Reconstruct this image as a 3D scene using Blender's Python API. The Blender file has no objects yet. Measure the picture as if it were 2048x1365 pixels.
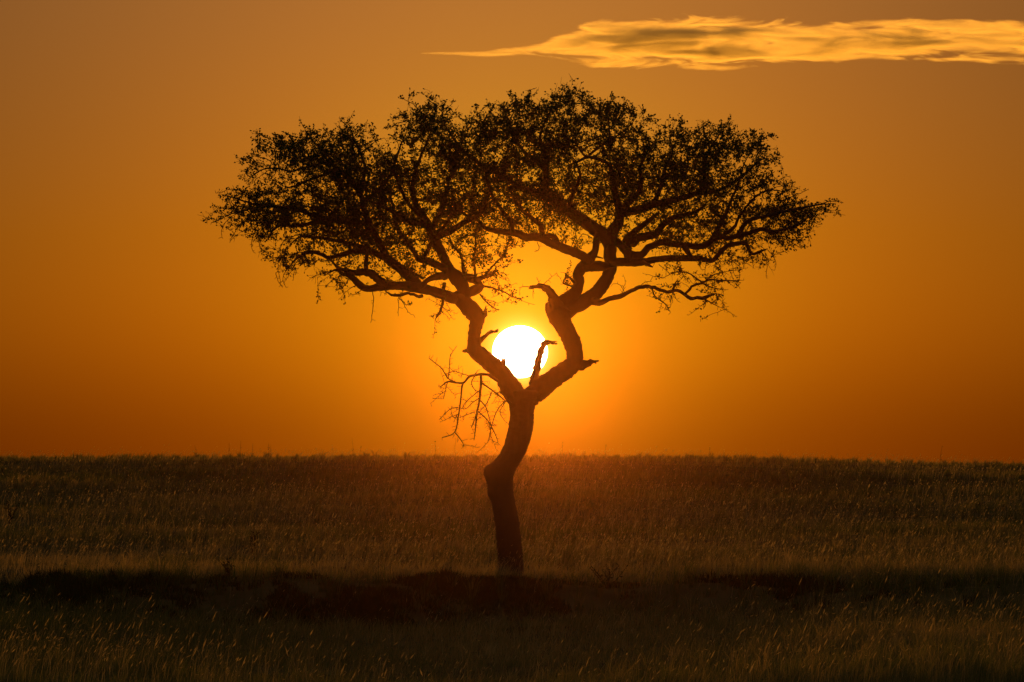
import bpy, math, random
import numpy as np
from mathutils import Vector

random.seed(7)
rng = np.random.default_rng(11)
sc = bpy.context.scene
COL = sc.collection

# ------------------------------------------------------------------ camera
FOCAL = 216.0
K = 36.0 / FOCAL / 2048.0              # tangent per photograph pixel
EYE = 2.0
PITCH = (915.0 - 682.5) * K
cam_data = bpy.data.cameras.new('camera')
cam = bpy.data.objects.new('camera', cam_data)
COL.objects.link(cam)
cam_data.lens = FOCAL
cam_data.sensor_width = 36.0
cam_data.clip_start = 0.5
cam_data.clip_end = 200000.0
cam.location = (0, 0, EYE)
cam.rotation_euler = (math.pi / 2 + PITCH, 0, 0)
sc.camera = cam

CP, SP = math.cos(PITCH), math.sin(PITCH)


def at(px, py, y=100.0):
    """point of the place seen at a photograph pixel, at distance y"""
    u = (px - 1024.0) * K
    v = (682.5 - py) * K
    dy, dz = CP - v * SP, SP + v * CP
    return (u / dy * y, y, EYE + dz / dy * y)


# ------------------------------------------------------------------ sky, sun, exposure
sun_dir = Vector(at(1040, 704, 1000.0)) - Vector((0, 0, EYE))
sun_dir.normalize()
SUN_EL = math.asin(sun_dir.z)
SUN_AZ = math.atan2(sun_dir.x, sun_dir.y)

world = bpy.data.worlds.new('World')
sc.world = world
world.use_nodes = True
wt = world.node_tree
wt.nodes.clear()


class NB:
    """small node builder"""
    def __init__(self, tree):
        self.t = tree

    def n(self, kind, **kw):
        nd = self.t.nodes.new(kind)
        for k, v in kw.items():
            setattr(nd, k, v)
        return nd

    def link(self, a, b):
        self.t.links.new(a, b)

    def put(self, sock, v):
        if isinstance(v, bpy.types.NodeSocket):
            self.t.links.new(v, sock)
        elif v is not None:
            sock.default_value = v

    def math(self, op, a, b=None, c=None, clamp=False):
        nd = self.n('ShaderNodeMath', operation=op)
        nd.use_clamp = clamp
        self.put(nd.inputs[0], a)
        self.put(nd.inputs[1], b)
        self.put(nd.inputs[2], c)
        return nd.outputs[0]

    def vscale(self, v, s):
        nd = self.n('ShaderNodeVectorMath', operation='SCALE')
        self.put(nd.inputs[0], v)
        self.put(nd.inputs['Scale'], s)
        return nd.outputs[0]

    def vadd(self, a, b):
        nd = self.n('ShaderNodeVectorMath', operation='ADD')
        self.put(nd.inputs[0], a)
        self.put(nd.inputs[1], b)
        return nd.outputs[0]


W = NB(wt)
sky = W.n('ShaderNodeTexSky')
sky.sky_type = 'NISHITA'
sky.sun_disc = False
sky.sun_elevation = SUN_EL
sky.sun_rotation = SUN_AZ
sky.air_density = 1.0
sky.dust_density = 1.0
sky.ozone_density = 1.0
tc = W.n('ShaderNodeTexCoord')
sep = W.n('ShaderNodeSeparateXYZ')
W.link(tc.outputs['Generated'], sep.inputs[0])
DEG = 180.0 / math.pi
elev = W.math('MULTIPLY', W.math('ARCSINE', sep.outputs['Z']), DEG)
azim = W.math('MULTIPLY', W.math('SUBTRACT', W.math('ARCTAN2', sep.outputs['X'], sep.outputs['Y']), SUN_AZ), DEG)
dele = W.math('SUBTRACT', elev, SUN_EL * DEG)
# aureole: the air scatters most light close to the low sun
th2 = W.math('ADD', W.math('POWER', W.math('DIVIDE', azim, 4.3), 2.0), W.math('POWER', W.math('DIVIDE', dele, 8.0), 2.0))
aur = W.math('EXPONENT', W.math('MULTIPLY', th2, -1.0))
# the lowest degree of air is thick with dust and swallows light
dust = W.math('SUBTRACT', 1.0, W.math('MULTIPLY', W.math('EXPONENT', W.math('MULTIPLY', W.math('POWER', W.math('DIVIDE', W.math('MAXIMUM', elev, 0.0), 1.1), 2.0), -1.0)), 0.46))
a1 = W.vscale(sky.outputs[0], W.math('MULTIPLY', W.math('MULTIPLY', aur, dust), 0.0168))
# wide dusk glow that goes on over the whole dome
dotn = W.n('ShaderNodeVectorMath', operation='DOT_PRODUCT')
W.link(tc.outputs['Generated'], dotn.inputs[0])
dotn.inputs[1].default_value = sun_dir
theta = W.math('MULTIPLY', W.math('ARCCOSINE', W.math('MINIMUM', dotn.outputs['Value'], 1.0)), DEG)
wide = W.math('EXPONENT', W.math('DIVIDE', theta, -32.0))
bl = W.math('MULTIPLY_ADD', W.math('SUBTRACT', 1.0, W.math('EXPONENT', W.math('MULTIPLY', W.math('POWER', W.math('DIVIDE', W.math('MAXIMUM', elev, 0.0), 4.5), 2.0), -1.0))), 0.022, 0.0005)
gl = W.math('MULTIPLY_ADD', W.math('SUBTRACT', 1.0, W.math('EXPONENT', W.math('DIVIDE', W.math('MAXIMUM', elev, 0.0), -3.0))), 0.050, 0.020)
cmb = W.n('ShaderNodeCombineXYZ')
cmb.inputs[0].default_value = 0.13
W.link(gl, cmb.inputs[1])
W.link(bl, cmb.inputs[2])
a2 = W.vscale(cmb.outputs[0], W.math('MULTIPLY', wide, dust))
# faint blue grey of the dome away from the sun
a3 = W.vscale(sky.outputs[0], W.math('MULTIPLY', dust, 0.0067))
# low light keeps its green only close to the sun, sideways it reddens
gf = W.math('MULTIPLY_ADD', W.math('EXPONENT', W.math('MULTIPLY', W.math('POWER', W.math('DIVIDE', theta, 1.9), 2.0), -1.0)), 0.62, 0.87)
tint = W.n('ShaderNodeCombineXYZ')
tint.inputs[0].default_value = 1.0
W.link(gf, tint.inputs[1])
tint.inputs[2].default_value = 0.9
tm = W.n('ShaderNodeVectorMath', operation='MULTIPLY')
W.link(W.vadd(W.vadd(a1, a2), a3), tm.inputs[0])
W.link(tint.outputs[0], tm.inputs[1])
# paler dusk sky higher up
hi = W.math('SUBTRACT', 1.0, W.math('EXPONENT', W.math('MULTIPLY', W.math('POWER', W.math('DIVIDE', W.math('MAXIMUM', elev, 0.0), 16.0), 2.0), -1.0)))
zc = W.n('ShaderNodeCombineXYZ')
zc.inputs[0].default_value, zc.inputs[1].default_value, zc.inputs[2].default_value = 0.070, 0.068, 0.052
a4 = W.vscale(zc.outputs[0], hi)
# corona hugging the disc
co = W.math('EXPONENT', W.math('MULTIPLY', W.math('POWER', W.math('DIVIDE', theta, 0.20), 2.0), -1.0))
cc = W.n('ShaderNodeCombineXYZ')
cc.inputs[0].default_value, cc.inputs[1].default_value, cc.inputs[2].default_value = 4.0, 2.2, 0.45
a5 = W.vscale(cc.outputs[0], co)
tot = W.vadd(W.vadd(tm.outputs[0], a4), a5)
bg = W.n('ShaderNodeBackground')
W.link(tot, bg.inputs[0])
bg.inputs[1].default_value = 1.0
wo = W.n('ShaderNodeOutputWorld')
W.link(bg.outputs[0], wo.inputs[0])

lamp = bpy.data.lights.new('sunlight', 'SUN')
lamp.energy = 2.2
lamp.angle = math.radians(1.4)      # the dusty air round the low sun shines with it
lamp.color = (1.0, 0.40, 0.035)
lamp_ob = bpy.data.objects.new('sunlight', lamp)
COL.objects.link(lamp_ob)
lamp_ob.rotation_euler = sun_dir.to_track_quat('Z', 'Y').to_euler()
lamp_ob.location = (0, 150, 30)

vs = sc.view_settings
vs.view_transform = 'Standard'
vs.look = 'None'
vs.exposure = 0.0
vs.gamma = 1.0
vs.use_curve_mapping = False
sc.render.engine = 'CYCLES'
sc.cycles.use_denoising = True
sc.cycles.max_bounces = 6
sc.cycles.diffuse_bounces = 3
sc.cycles.transmission_bounces = 3
sc.cycles.volume_bounces = 2
sc.cycles.transparent_max_bounces = 16
sc.cycles.caustics_reflective = False
sc.cycles.caustics_refractive = False
sc.cycles.sample_clamp_indirect = 4.0


# ------------------------------------------------------------------ helpers
def tag(o, label=None, cat=None, group=None, kind=None):
    if label: o['label'] = label
    if cat: o['category'] = cat
    if group: o['group'] = group
    if kind: o['kind'] = kind
    return o


def mesh_np(name, verts, faces, mat, parent=None, smooth=False, loc=(0, 0, 0)):
    """verts (n,3) in world space, faces: list of arrays (m,3) / (m,4); one mesh object"""
    me = bpy.data.meshes.new(name)
    verts = np.asarray(verts, dtype=np.float64) - np.asarray(loc)
    me.vertices.add(len(verts))
    me.vertices.foreach_set('co', verts.astype(np.float32).ravel())
    tot = np.concatenate([np.full(len(f), f.shape[1], dtype=np.int32) for f in faces])
    loops = np.concatenate([f.astype(np.int32).ravel() for f in faces])
    start = np.concatenate([[0], np.cumsum(tot)[:-1]]).astype(np.int32)
    me.loops.add(len(loops))
    me.loops.foreach_set('vertex_index', loops)
    me.polygons.add(len(tot))
    me.polygons.foreach_set('loop_start', start)
    me.polygons.foreach_set('loop_total', tot)
    if smooth:
        me.polygons.foreach_set('use_smooth', np.ones(len(tot), dtype=bool))
    me.update(calc_edges=True)
    me.materials.append(mat)
    o = bpy.data.objects.new(name, me)
    COL.objects.link(o)
    o.location = loc
    if parent is not None:
        o.parent = parent
        o.matrix_parent_inverse.identity()
        o.location = Vector(loc) - parent.location
    return o


def material(name):
    m = bpy.data.materials.new(name)
    m.use_nodes = True
    m.node_tree.nodes.clear()
    b = NB(m.node_tree)
    out = b.n('ShaderNodeOutputMaterial')
    return m, b, out


def ramp(b, fac, stops):
    r = b.n('ShaderNodeValToRGB')
    el = r.color_ramp.elements
    while len(el) > 1:
        el.remove(el[-1])
    el[0].position = stops[0][0]
    el[0].color = (*stops[0][1], 1)
    for p, c in stops[1:]:
        e = el.new(p)
        e.color = (*c, 1)
    b.link(fac, r.inputs[0])
    return r.outputs[0]


def noise3(b, scale, detail=3.0, vec=None, rough=0.5):
    n = b.n('ShaderNodeTexNoise')
    n.inputs['Scale'].default_value = scale
    n.inputs['Detail'].default_value = detail
    n.inputs['Roughness'].default_value = rough
    if vec is not None:
        b.link(vec, n.inputs['Vector'])
    return n.outputs['Fac']


def vnoise(x, y, seed=0):
    """cheap smooth value noise for numpy arrays, -1..1"""
    def h(i, j):
        n = (i * 374761393 + j * 668265263 + seed * 1442695041) & 0x7fffffff
        n = (n ^ (n >> 13)) * 1274126177 & 0x7fffffff
        return ((n ^ (n >> 16)) & 0xffff) / 32767.5 - 1.0
    xi, yi = np.floor(x).astype(np.int64), np.floor(y).astype(np.int64)
    fx, fy = x - xi, y - yi
    fx, fy = fx * fx * (3 - 2 * fx), fy * fy * (3 - 2 * fy)
    a = h(xi, yi) * (1 - fx) + h(xi + 1, yi) * fx
    b = h(xi, yi + 1) * (1 - fx) + h(xi + 1, yi + 1) * fx
    return a * (1 - fy) + b * fy


def sstep(a, b, x):
    t = np.clip((x - a) / (b - a), 0, 1)
    return t * t * (3 - 2 * t)


# ------------------------------------------------------------------ materials
def mat_bark():
    m, b, out = material('bark')
    g = b.n('ShaderNodeTexCoord')
    mp = b.n('ShaderNodeMapping')
    mp.inputs['Scale'].default_value = (14, 14, 4)
    b.link(g.outputs['Object'], mp.inputs[0])
    f = noise3(b, 1.0, 6, mp.outputs[0], 0.65)
    c = ramp(b, f, [(0.3, (0.040, 0.028, 0.020)), (0.7, (0.052, 0.036, 0.026))])
    p = b.n('ShaderNodeBsdfPrincipled')
    b.link(c, p.inputs['Base Color'])
    p.inputs['Roughness'].default_value = 0.92
    p.inputs['Specular IOR Level'].default_value = 0.15
    bu = b.n('ShaderNodeBump')
    bu.inputs['Strength'].default_value = 0.25
    bu.inputs['Distance'].default_value = 0.02
    b.link(f, bu.inputs['Height'])
    b.link(bu.outputs[0], p.inputs['Normal'])
    b.link(p.outputs[0], out.inputs[0])
    return m


def mat_thin(name, stops, transl, scale, rough=0.75, attr=None):
    """leaf / grass tissue: diffuse with light shining through"""
    m, b, out = material(name)
    if attr:
        a = b.n('ShaderNodeAttribute')
        a.attribute_name = attr
        c = ramp(b, a.outputs['Fac'], stops)
    else:
        g = b.n('ShaderNodeTexCoord')
        c = ramp(b, noise3(b, scale, 3, g.outputs['Object']), stops)
    d = b.n('ShaderNodeBsdfDiffuse')
    t = b.n('ShaderNodeBsdfTranslucent')
    mx = b.n('ShaderNodeMixShader')
    b.link(c, d.inputs[0])
    b.link(c, t.inputs[0])
    mx.inputs[0].default_value = transl
    b.link(d.outputs[0], mx.inputs[1])
    b.link(t.outputs[0], mx.inputs[2])
    b.link(mx.outputs[0], out.inputs[0])
    return m


BARK = mat_bark()
LEAF = mat_thin('leaf', [(0.3, (0.035, 0.055, 0.016)), (0.7, (0.07, 0.095, 0.03))], 0.25, 1.5)
GRASS = mat_thin('savanna_grass', [(0.0, (0.07, 0.10, 0.024)), (0.45, (0.16, 0.165, 0.05)), (0.75, (0.36, 0.25, 0.09)), (1.0, (0.52, 0.36, 0.15))], 0.5, 1.0, attr='tone')
SEED = mat_thin('seed_heads', [(0.3, (0.36, 0.26, 0.13)), (0.7, (0.55, 0.42, 0.23))], 0.55, 3.0)
RANK_SHADE = mat_thin('rank_shade_grass', [(0.3, (0.022, 0.032, 0.010)), (0.7, (0.045, 0.055, 0.018))], 0.2, 0.8)  # green of dense growth, darkened further for the bank's shade
WEED = mat_thin('weed', [(0.3, (0.03, 0.04, 0.015)), (0.7, (0.06, 0.06, 0.025))], 0.2, 3.0)


def mat_soil():
    m, b, out = material('soil')
    g = b.n('ShaderNodeTexCoord')
    f = noise3(b, 0.8, 6, g.outputs['Object'])
    c = ramp(b, f, [(0.3, (0.05, 0.045, 0.02)), (0.7, (0.13, 0.10, 0.045))])
    p = b.n('ShaderNodeBsdfPrincipled')
    b.link(c, p.inputs['Base Color'])
    p.inputs['Roughness'].default_value = 1.0
    p.inputs['Specular IOR Level'].default_value = 0.0
    b.link(p.outputs[0], out.inputs[0])
    return m


SOIL = mat_soil()


# ------------------------------------------------------------------ ground
CREST = 268.0


def ground_z(x, y):
    x = np.asarray(x, dtype=np.float64)
    y = np.asarray(y, dtype=np.float64)
    # skyline height: level on the left, falling to the right
    px = x / np.maximum(y, 1) / K + 1024
    row = 907.0 + 15.5 * sstep(1050, 2150, px) + 3.0 * sstep(700, -400, px)
    top = EYE + (915.0 - row) * K * CREST - 0.02
    t = np.clip((y - 100.0) / (CREST - 100.0), 0, 1)
    z = top * (0.82 * t + 0.18 * t * t * (3 - 2 * t))
    # rounded crest, then the far side falls away
    z = z - 0.00028 * np.clip(y - (CREST - 30), 0, None) ** 2 * (y > CREST - 30)
    roll = 0.22 * vnoise(x / 26 + 3, y / 21 + 9, 3) + 0.075 * vnoise(x / 9, y / 10, 5)
    z = z + roll * sstep(104, 122, y) * (1 - sstep(CREST - 45, CREST - 8, y))
    # low bank in front of the tree, the near ground lies lower
    edge = 94.6 + 1.7 * vnoise(x / 3.1, x * 0 + 1.5, 8) + 0.5 * vnoise(x / 0.9, x * 0 + 7.5, 9)
    wid = 2.4 + 4.0 * np.clip(0.4 + 0.6 * vnoise(x / 3.3, x * 0 + 5.5, 75), 0, 1)
    drop = 1 - sstep(edge - wid, edge, y)
    amp = 0.24 + 0.38 * np.exp(-((px - 880) / 560) ** 2) + 0.10 * vnoise(x / 2.3, x * 0 + 4.5, 71)
    z = z - amp * drop
    z = z + 0.13 * vnoise(x / 1.7, x * 0 + 2.5, 73) * np.exp(-((y - 96.0) / 2.2) ** 2)
    z = z + 0.07 * np.exp(-((y - 101.0) / 5.5) ** 2)
    z = z + 0.06 * vnoise(x / 2.6, y / 3.4, 12) * sstep(60, 70, y) * (1 - sstep(130, 150, y))
    return z


def make_ground():
    ys = np.concatenate([np.linspace(-15, 55, 24), np.arange(57, 130, 0.5), np.arange(130, 301, 1.5)])
    xs = np.linspace(-72, 72, 241)
    X, Y = np.meshgrid(xs, ys)
    Z = ground_z(X, Y)
    V = np.stack([X, Y, Z], -1).reshape(-1, 3)
    ny, nx = X.shape
    i = (np.arange(ny - 1)[:, None] * nx + np.arange(nx - 1)[None, :]).ravel()
    F = np.stack([i, i + 1, i + 1 + nx, i + nx], 1)
    o = mesh_np('ground', V, [F], SOIL, smooth=True)
    tag(o, 'gently rolling savanna ground rising to a low skyline', None, None, 'structure')
    return o


make_ground()


# ------------------------------------------------------------------ grass
def scatter(n, d0, d1, power=1.0, margin=1.22):
    u = rng.random(n)
    if power == 1.0:
        d = d0 * (d1 / d0) ** u
    else:
        q = 1 - power
        d = (d0 ** q + u * (d1 ** q - d0 ** q)) ** (1 / q)
    x = (rng.random(n) * 2 - 1) * (d * 1024 * K * margin + 1.5)
    return x, d


def make_grass(n_low=250000, n_tuft=23000):
    # short blades between the tufts
    x, y = scatter(n_low, 60, 300, 1.0)
    keep = rng.random(n_low) < 0.70 + 0.40 * vnoise(x / 0.5, y / 0.9, 21)
    x, y = x[keep], y[keep]
    m = len(x)
    h = np.clip(0.09 + 0.13 * rng.random(m) + 0.06 * vnoise(x / 4, y / 6, 43), 0.05, 0.4)
    la = rng.normal(0.35, 1.1, m)
    lean = h * (0.25 + 0.55 * rng.random(m))
    lx, ly = np.cos(la) * lean, np.sin(la) * lean
    tn = np.zeros(m)
    # tufts: blades fan out from a common foot
    tx, ty = scatter(n_tuft, 60, 300, 1.0)
    keep = rng.random(n_tuft) < np.clip(0.55 + 0.6 * vnoise(tx / 2.2, ty / 3.5, 23) + 0.45 * vnoise(tx / 9, ty / 13, 25), 0.06, 1)
    tx, ty = tx[keep], ty[keep]
    T = len(tx)
    nb = rng.integers(9, 26, T)
    idx = np.repeat(np.arange(T), nb)
    k = len(idx)
    th = np.clip(0.20 + 0.14 * rng.random(T) ** 1.5 + 0.10 * vnoise(tx / 5, ty / 8, 41) + 0.10 * (rng.random(T) < 0.12), 0.12, 0.6)
    th = th + np.exp(-((ty - 94.0) / 1.8) ** 2) * np.clip(0.04 + 0.42 * vnoise(tx / 0.8, ty / 1.5, 47), -0.08, 1)
    bh = th[idx] * (0.55 + 0.5 * rng.random(k))
    fa = rng.random(k) * 2 * math.pi
    sp = bh * np.abs(rng.normal(0.38, 0.22, k))
    wind = 0.12 * bh
    bx = tx[idx] + np.cos(fa) * 0.04 * rng.random(k) * 1.5
    by = ty[idx] + np.sin(fa) * 0.04 * rng.random(k) * 1.5
    x, y = np.concatenate([x, bx]), np.concatenate([y, by])
    h = np.concatenate([h, bh])
    lx = np.concatenate([lx, np.cos(fa) * sp + wind])
    ly = np.concatenate([ly, np.sin(fa) * sp])
    tn = np.concatenate([tn, rng.normal(0, 0.13, T)[idx]])
    n = len(x)
    z = ground_z(x, y) - 0.02
    patch = np.clip(0.5 + 0.42 * vnoise(x / 6.5, y / 9.0, 31) + 0.2 * vnoise(x / 1.7, y / 2.1, 33), 0, 1)
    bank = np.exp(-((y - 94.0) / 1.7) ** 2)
    wdt = (0.0024 + 0.0030 * rng.random(n)) * np.clip(y / 85, 0.8, 2.8)
    yaw = rng.random(n) * math.pi
    cx, cy = np.cos(yaw) * wdt, np.sin(yaw) * wdt
    V = np.empty((n, 5, 3))
    V[:, 0] = np.stack([x - cx, y - cy, z], 1)
    V[:, 1] = np.stack([x + cx, y + cy, z], 1)
    mxp, myp, mz = x + lx * 0.35, y + ly * 0.35, z + h * 0.62
    V[:, 2] = np.stack([mxp - cx * .8, myp - cy * .8, mz], 1)
    V[:, 3] = np.stack([mxp + cx * .8, myp + cy * .8, mz], 1)
    V[:, 4] = np.stack([x + lx, y + ly, z + h * (1 - 0.25 * rng.random(n) ** 2)], 1)
    b = np.arange(n)[:, None] * 5
    Q = b + np.array([[0, 1, 3, 2]])
    T3 = b + np.array([[2, 3, 4]])
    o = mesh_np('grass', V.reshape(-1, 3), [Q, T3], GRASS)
    dry = 0.5 * sstep(95.5, 99, y) * (1 - sstep(112, 135, y)) * (0.6 + 0.6 * vnoise(x / 4, y / 5, 61))  # dry strip behind the bank, its tone also raised to look sunlit
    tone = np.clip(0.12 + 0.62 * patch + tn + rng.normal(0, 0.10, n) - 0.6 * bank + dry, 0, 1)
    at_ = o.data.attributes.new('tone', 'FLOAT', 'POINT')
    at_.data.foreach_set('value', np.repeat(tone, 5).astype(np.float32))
    tag(o, 'dry savanna grass with green patches covering the plain', 'grass', None, 'stuff')


def make_seed_grass(n=46000):
    """taller stems with a nodding seed head that catch the low light"""
    x, y = scatter(n, 60, 296, 1.0)
    band = sstep(96.5, 99, y) * (1 - sstep(112, 130, y))
    k = rng.random(n) < np.clip(0.45 + 0.4 * band + 0.75 * vnoise(x / 7.5, y / 11, 51) + 0.3 * vnoise(x / 1.2, y / 1.9, 53), 0.03, 1)
    k &= ~((y > 88.5) & (y < 95.6) & (rng.random(n) < 0.85))
    k &= ~((y < 89) & (rng.random(n) < 0.45))
    x, y = x[k], y[k]
    n = len(x)
    z = ground_z(x, y) - 0.02
    h = 0.22 + 0.20 * rng.random(n) + 0.22 * (rng.random(n) < 0.06)
    s = np.clip(y / 100, 0.75, 2.2)
    r = 0.0012 * s
    la = rng.normal(0.3, 0.9, n)
    lean = h * (0.18 + 0.4 * rng.random(n))
    dx, dy = np.cos(la), np.sin(la)
    hl = 0.016 + 0.045 * rng.random(n) ** 2 + 0.012 * rng.random(n)
    hw = (0.0022 + 0.0026 * rng.random(n)) * s
    P0 = np.stack([x, y, z], 1)
    P1 = np.stack([x + dx * lean * .3, y + dy * lean * .3, z + h * .62], 1)
    P2 = np.stack([x + dx * lean, y + dy * lean, z + h], 1)
    nod = np.where(rng.random(n) < 0.15, rng.uniform(-0.6, 0.3, n), rng.normal(1.1, 0.6, n))
    P3 = P2 + np.stack([dx * hl, dy * hl, nod * hl], 1)
    PM = (P2 * 0.55 + P3 * 0.45)
    sx = np.stack([r, np.zeros(n), np.zeros(n)], 1)
    up = np.stack([-nod * dx * hw, np.zeros(n), hw], 1)
    si = np.stack([-dy * hw, dx * hw, np.zeros(n)], 1)
    V = np.empty((n, 13, 3))
    V[:, 0], V[:, 1] = P0 - sx, P0 + sx
    V[:, 2], V[:, 3] = P1 - sx, P1 + sx
    V[:, 4] = P2
    V[:, 5], V[:, 6], V[:, 7], V[:, 8] = P2, PM + up, P3, PM - up
    V[:, 9], V[:, 10], V[:, 11], V[:, 12] = P2, PM + si, P3, PM - si
    b = np.arange(n)[:, None] * 13
    Q = np.concatenate([b + np.array([[0, 1, 3, 2]]), b + np.array([[5, 6, 7, 8]]), b + np.array([[9, 10, 11, 12]])])
    T = b + np.array([[2, 3, 4]])
    o = mesh_np('seed_grass', V.reshape(-1, 3), [Q, T], SEED)
    tag(o, 'taller straw coloured grass stems with nodding seed heads', 'grass', None, 'stuff')


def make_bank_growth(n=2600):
    """rank dark green growth on the bank, coloured darker to deepen its shade"""
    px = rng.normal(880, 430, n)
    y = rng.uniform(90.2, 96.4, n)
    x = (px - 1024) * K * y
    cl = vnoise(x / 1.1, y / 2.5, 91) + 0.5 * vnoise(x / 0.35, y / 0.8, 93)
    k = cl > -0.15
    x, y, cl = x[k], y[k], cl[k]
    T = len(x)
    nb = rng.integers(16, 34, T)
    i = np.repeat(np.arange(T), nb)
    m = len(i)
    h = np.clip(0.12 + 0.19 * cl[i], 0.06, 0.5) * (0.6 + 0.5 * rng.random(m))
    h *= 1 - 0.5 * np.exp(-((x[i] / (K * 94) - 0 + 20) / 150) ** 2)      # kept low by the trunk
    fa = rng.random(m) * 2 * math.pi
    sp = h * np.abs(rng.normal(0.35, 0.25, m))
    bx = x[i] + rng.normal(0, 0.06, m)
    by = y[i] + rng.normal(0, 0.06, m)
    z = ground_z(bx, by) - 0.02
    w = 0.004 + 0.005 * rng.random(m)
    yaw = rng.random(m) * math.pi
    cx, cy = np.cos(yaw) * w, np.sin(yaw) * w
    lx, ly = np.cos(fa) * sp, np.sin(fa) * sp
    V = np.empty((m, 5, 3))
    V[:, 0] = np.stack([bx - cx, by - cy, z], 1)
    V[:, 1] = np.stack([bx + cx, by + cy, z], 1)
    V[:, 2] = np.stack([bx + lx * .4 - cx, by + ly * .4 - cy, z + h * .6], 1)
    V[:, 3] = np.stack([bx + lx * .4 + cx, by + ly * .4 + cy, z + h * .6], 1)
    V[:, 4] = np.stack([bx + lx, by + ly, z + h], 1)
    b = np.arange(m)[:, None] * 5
    o = mesh_np('bank_grass', V.reshape(-1, 3), [b + np.array([[0, 1, 3, 2]]), b + np.array([[2, 3, 4]])], RANK_SHADE)
    tag(o, 'rank dark green grass on the low bank, coloured darker for its shade', 'grass', None, 'stuff')


make_grass()
make_seed_grass()
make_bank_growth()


# ------------------------------------------------------------------ tubes for wood
def catmull(pts, step):
    """pts (n,k): resample along the first 3 columns"""
    pts = np.asarray(pts, dtype=np.float64)
    if len(pts) < 3:
        m = max(2, int(np.linalg.norm(pts[1, :3] - pts[0, :3]) / step) + 1)
        t = np.linspace(0, 1, m)[:, None]
        return pts[0] * (1 - t) + pts[1] * t
    P = np.vstack([2 * pts[0] - pts[1], pts, 2 * pts[-1] - pts[-2]])
    out = []
    for i in range(1, len(P) - 2):
        L = np.linalg.norm(P[i + 1, :3] - P[i, :3])
        m = max(1, int(L / step))
        t = (np.arange(m) / m)[:, None]
        a, b, c, d = P[i - 1], P[i], P[i + 1], P[i + 2]
        out.append(0.5 * ((2 * b) + (c - a) * t + (2 * a - 5 * b + 4 * c - d) * t ** 2 + (3 * b - a - 3 * c + d) * t ** 3))
    out.append(P[-2][None])
    r = np.vstack(out)
    return r


def tube(pts, rad, sides=8, rough=0.05, cap=True):
    """sweep a ring along pts; returns verts, quads, tris"""
    pts = np.asarray(pts)
    n = len(pts)
    tan = np.gradient(pts, axis=0)
    tan /= np.linalg.norm(tan, axis=1)[:, None] + 1e-12
    ref = np.array([0.0, 1.0, 0.0])
    if abs(tan[0] @ ref) > 0.9:
        ref = np.array([1.0, 0, 0])
    u = np.cross(tan[0], ref)
    u /= np.linalg.norm(u)
    U = []
    for i in range(n):
        u = u - tan[i] * (u @ tan[i])
        u /= np.linalg.norm(u) + 1e-12
        U.append(u)
    U = np.array(U)
    Vv = np.cross(tan, U)
    a = np.arange(sides) / sides * 2 * math.pi
    rr = np.asarray(rad)[:, None] * (1 + rough * rng.normal(0, 1, (n, sides)).clip(-2, 2))
    ring = pts[:, None] + (U[:, None] * np.cos(a)[None, :, None] + Vv[:, None] * np.sin(a)[None, :, None]) * rr[:, :, None]
    V = ring.reshape(-1, 3)
    i = np.arange(n - 1)[:, None] * sides
    j = np.arange(sides)[None, :]
    j2 = (j + 1) % sides
    Q = np.stack([i + j, i + j2, i + sides + j2, i + sides + j], -1).reshape(-1, 4)
    T = np.empty((0, 3), dtype=np.int64)
    if cap:
        V = np.vstack([V, pts[0], pts[-1] + tan[-1] * rad[-1] * 0.4])
        c0, c1 = len(V) - 2, len(V) - 1
        k = np.arange(sides)
        k2 = (k + 1) % sides
        e = (n - 1) * sides
        T = np.vstack([np.stack([np.full(sides, c0), k2, k], 1), np.stack([np.full(sides, c1), e + k, e + k2], 1)])
    return V, Q, T


class Soup:
    def __init__(self):
        self.v, self.q, self.t, self.n = [], [], [], 0

    def add(self, V, Q, T):
        self.v.append(V)
        if len(Q): self.q.append(Q + self.n)
        if len(T): self.t.append(T + self.n)
        self.n += len(V)

    def build(self, name, mat, parent=None, smooth=False, loc=(0, 0, 0)):
        f = []
        if self.q: f.append(np.vstack(self.q))
        if self.t: f.append(np.vstack(self.t))
        return mesh_np(name, np.vstack(self.v), f, mat, parent, smooth, loc)


PX = K * 100.0          # metres per photograph pixel at the tree


def lift(poly, d0, d1):
    """image polyline [(px,py,r_px)] -> world points with radius; depth runs d0..d1"""
    p = np.array(poly, dtype=np.float64)
    L = np.concatenate([[0], np.cumsum(np.hypot(np.diff(p[:, 0]), np.diff(p[:, 1])))])
    t = L / max(L[-1], 1e-6)
    dep = d0 + (d1 - d0) * t
    return np.array([list(at(a, b, 100 + c)) + [r * PX * (100 + c) / 100] for (a, b, r), c in zip(p, dep)])


# ------------------------------------------------------------------ the tree
TREE_LOC = Vector((at(1022, 1162)[0], 100.0, 0.0))
tree = bpy.data.objects.new('acacia_tree', None)
COL.objects.link(tree)
tree.location = TREE_LOC
tag(tree, 'lone flat-topped acacia tree with forked trunk silhouetted against the setting sun', 'tree')

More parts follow.
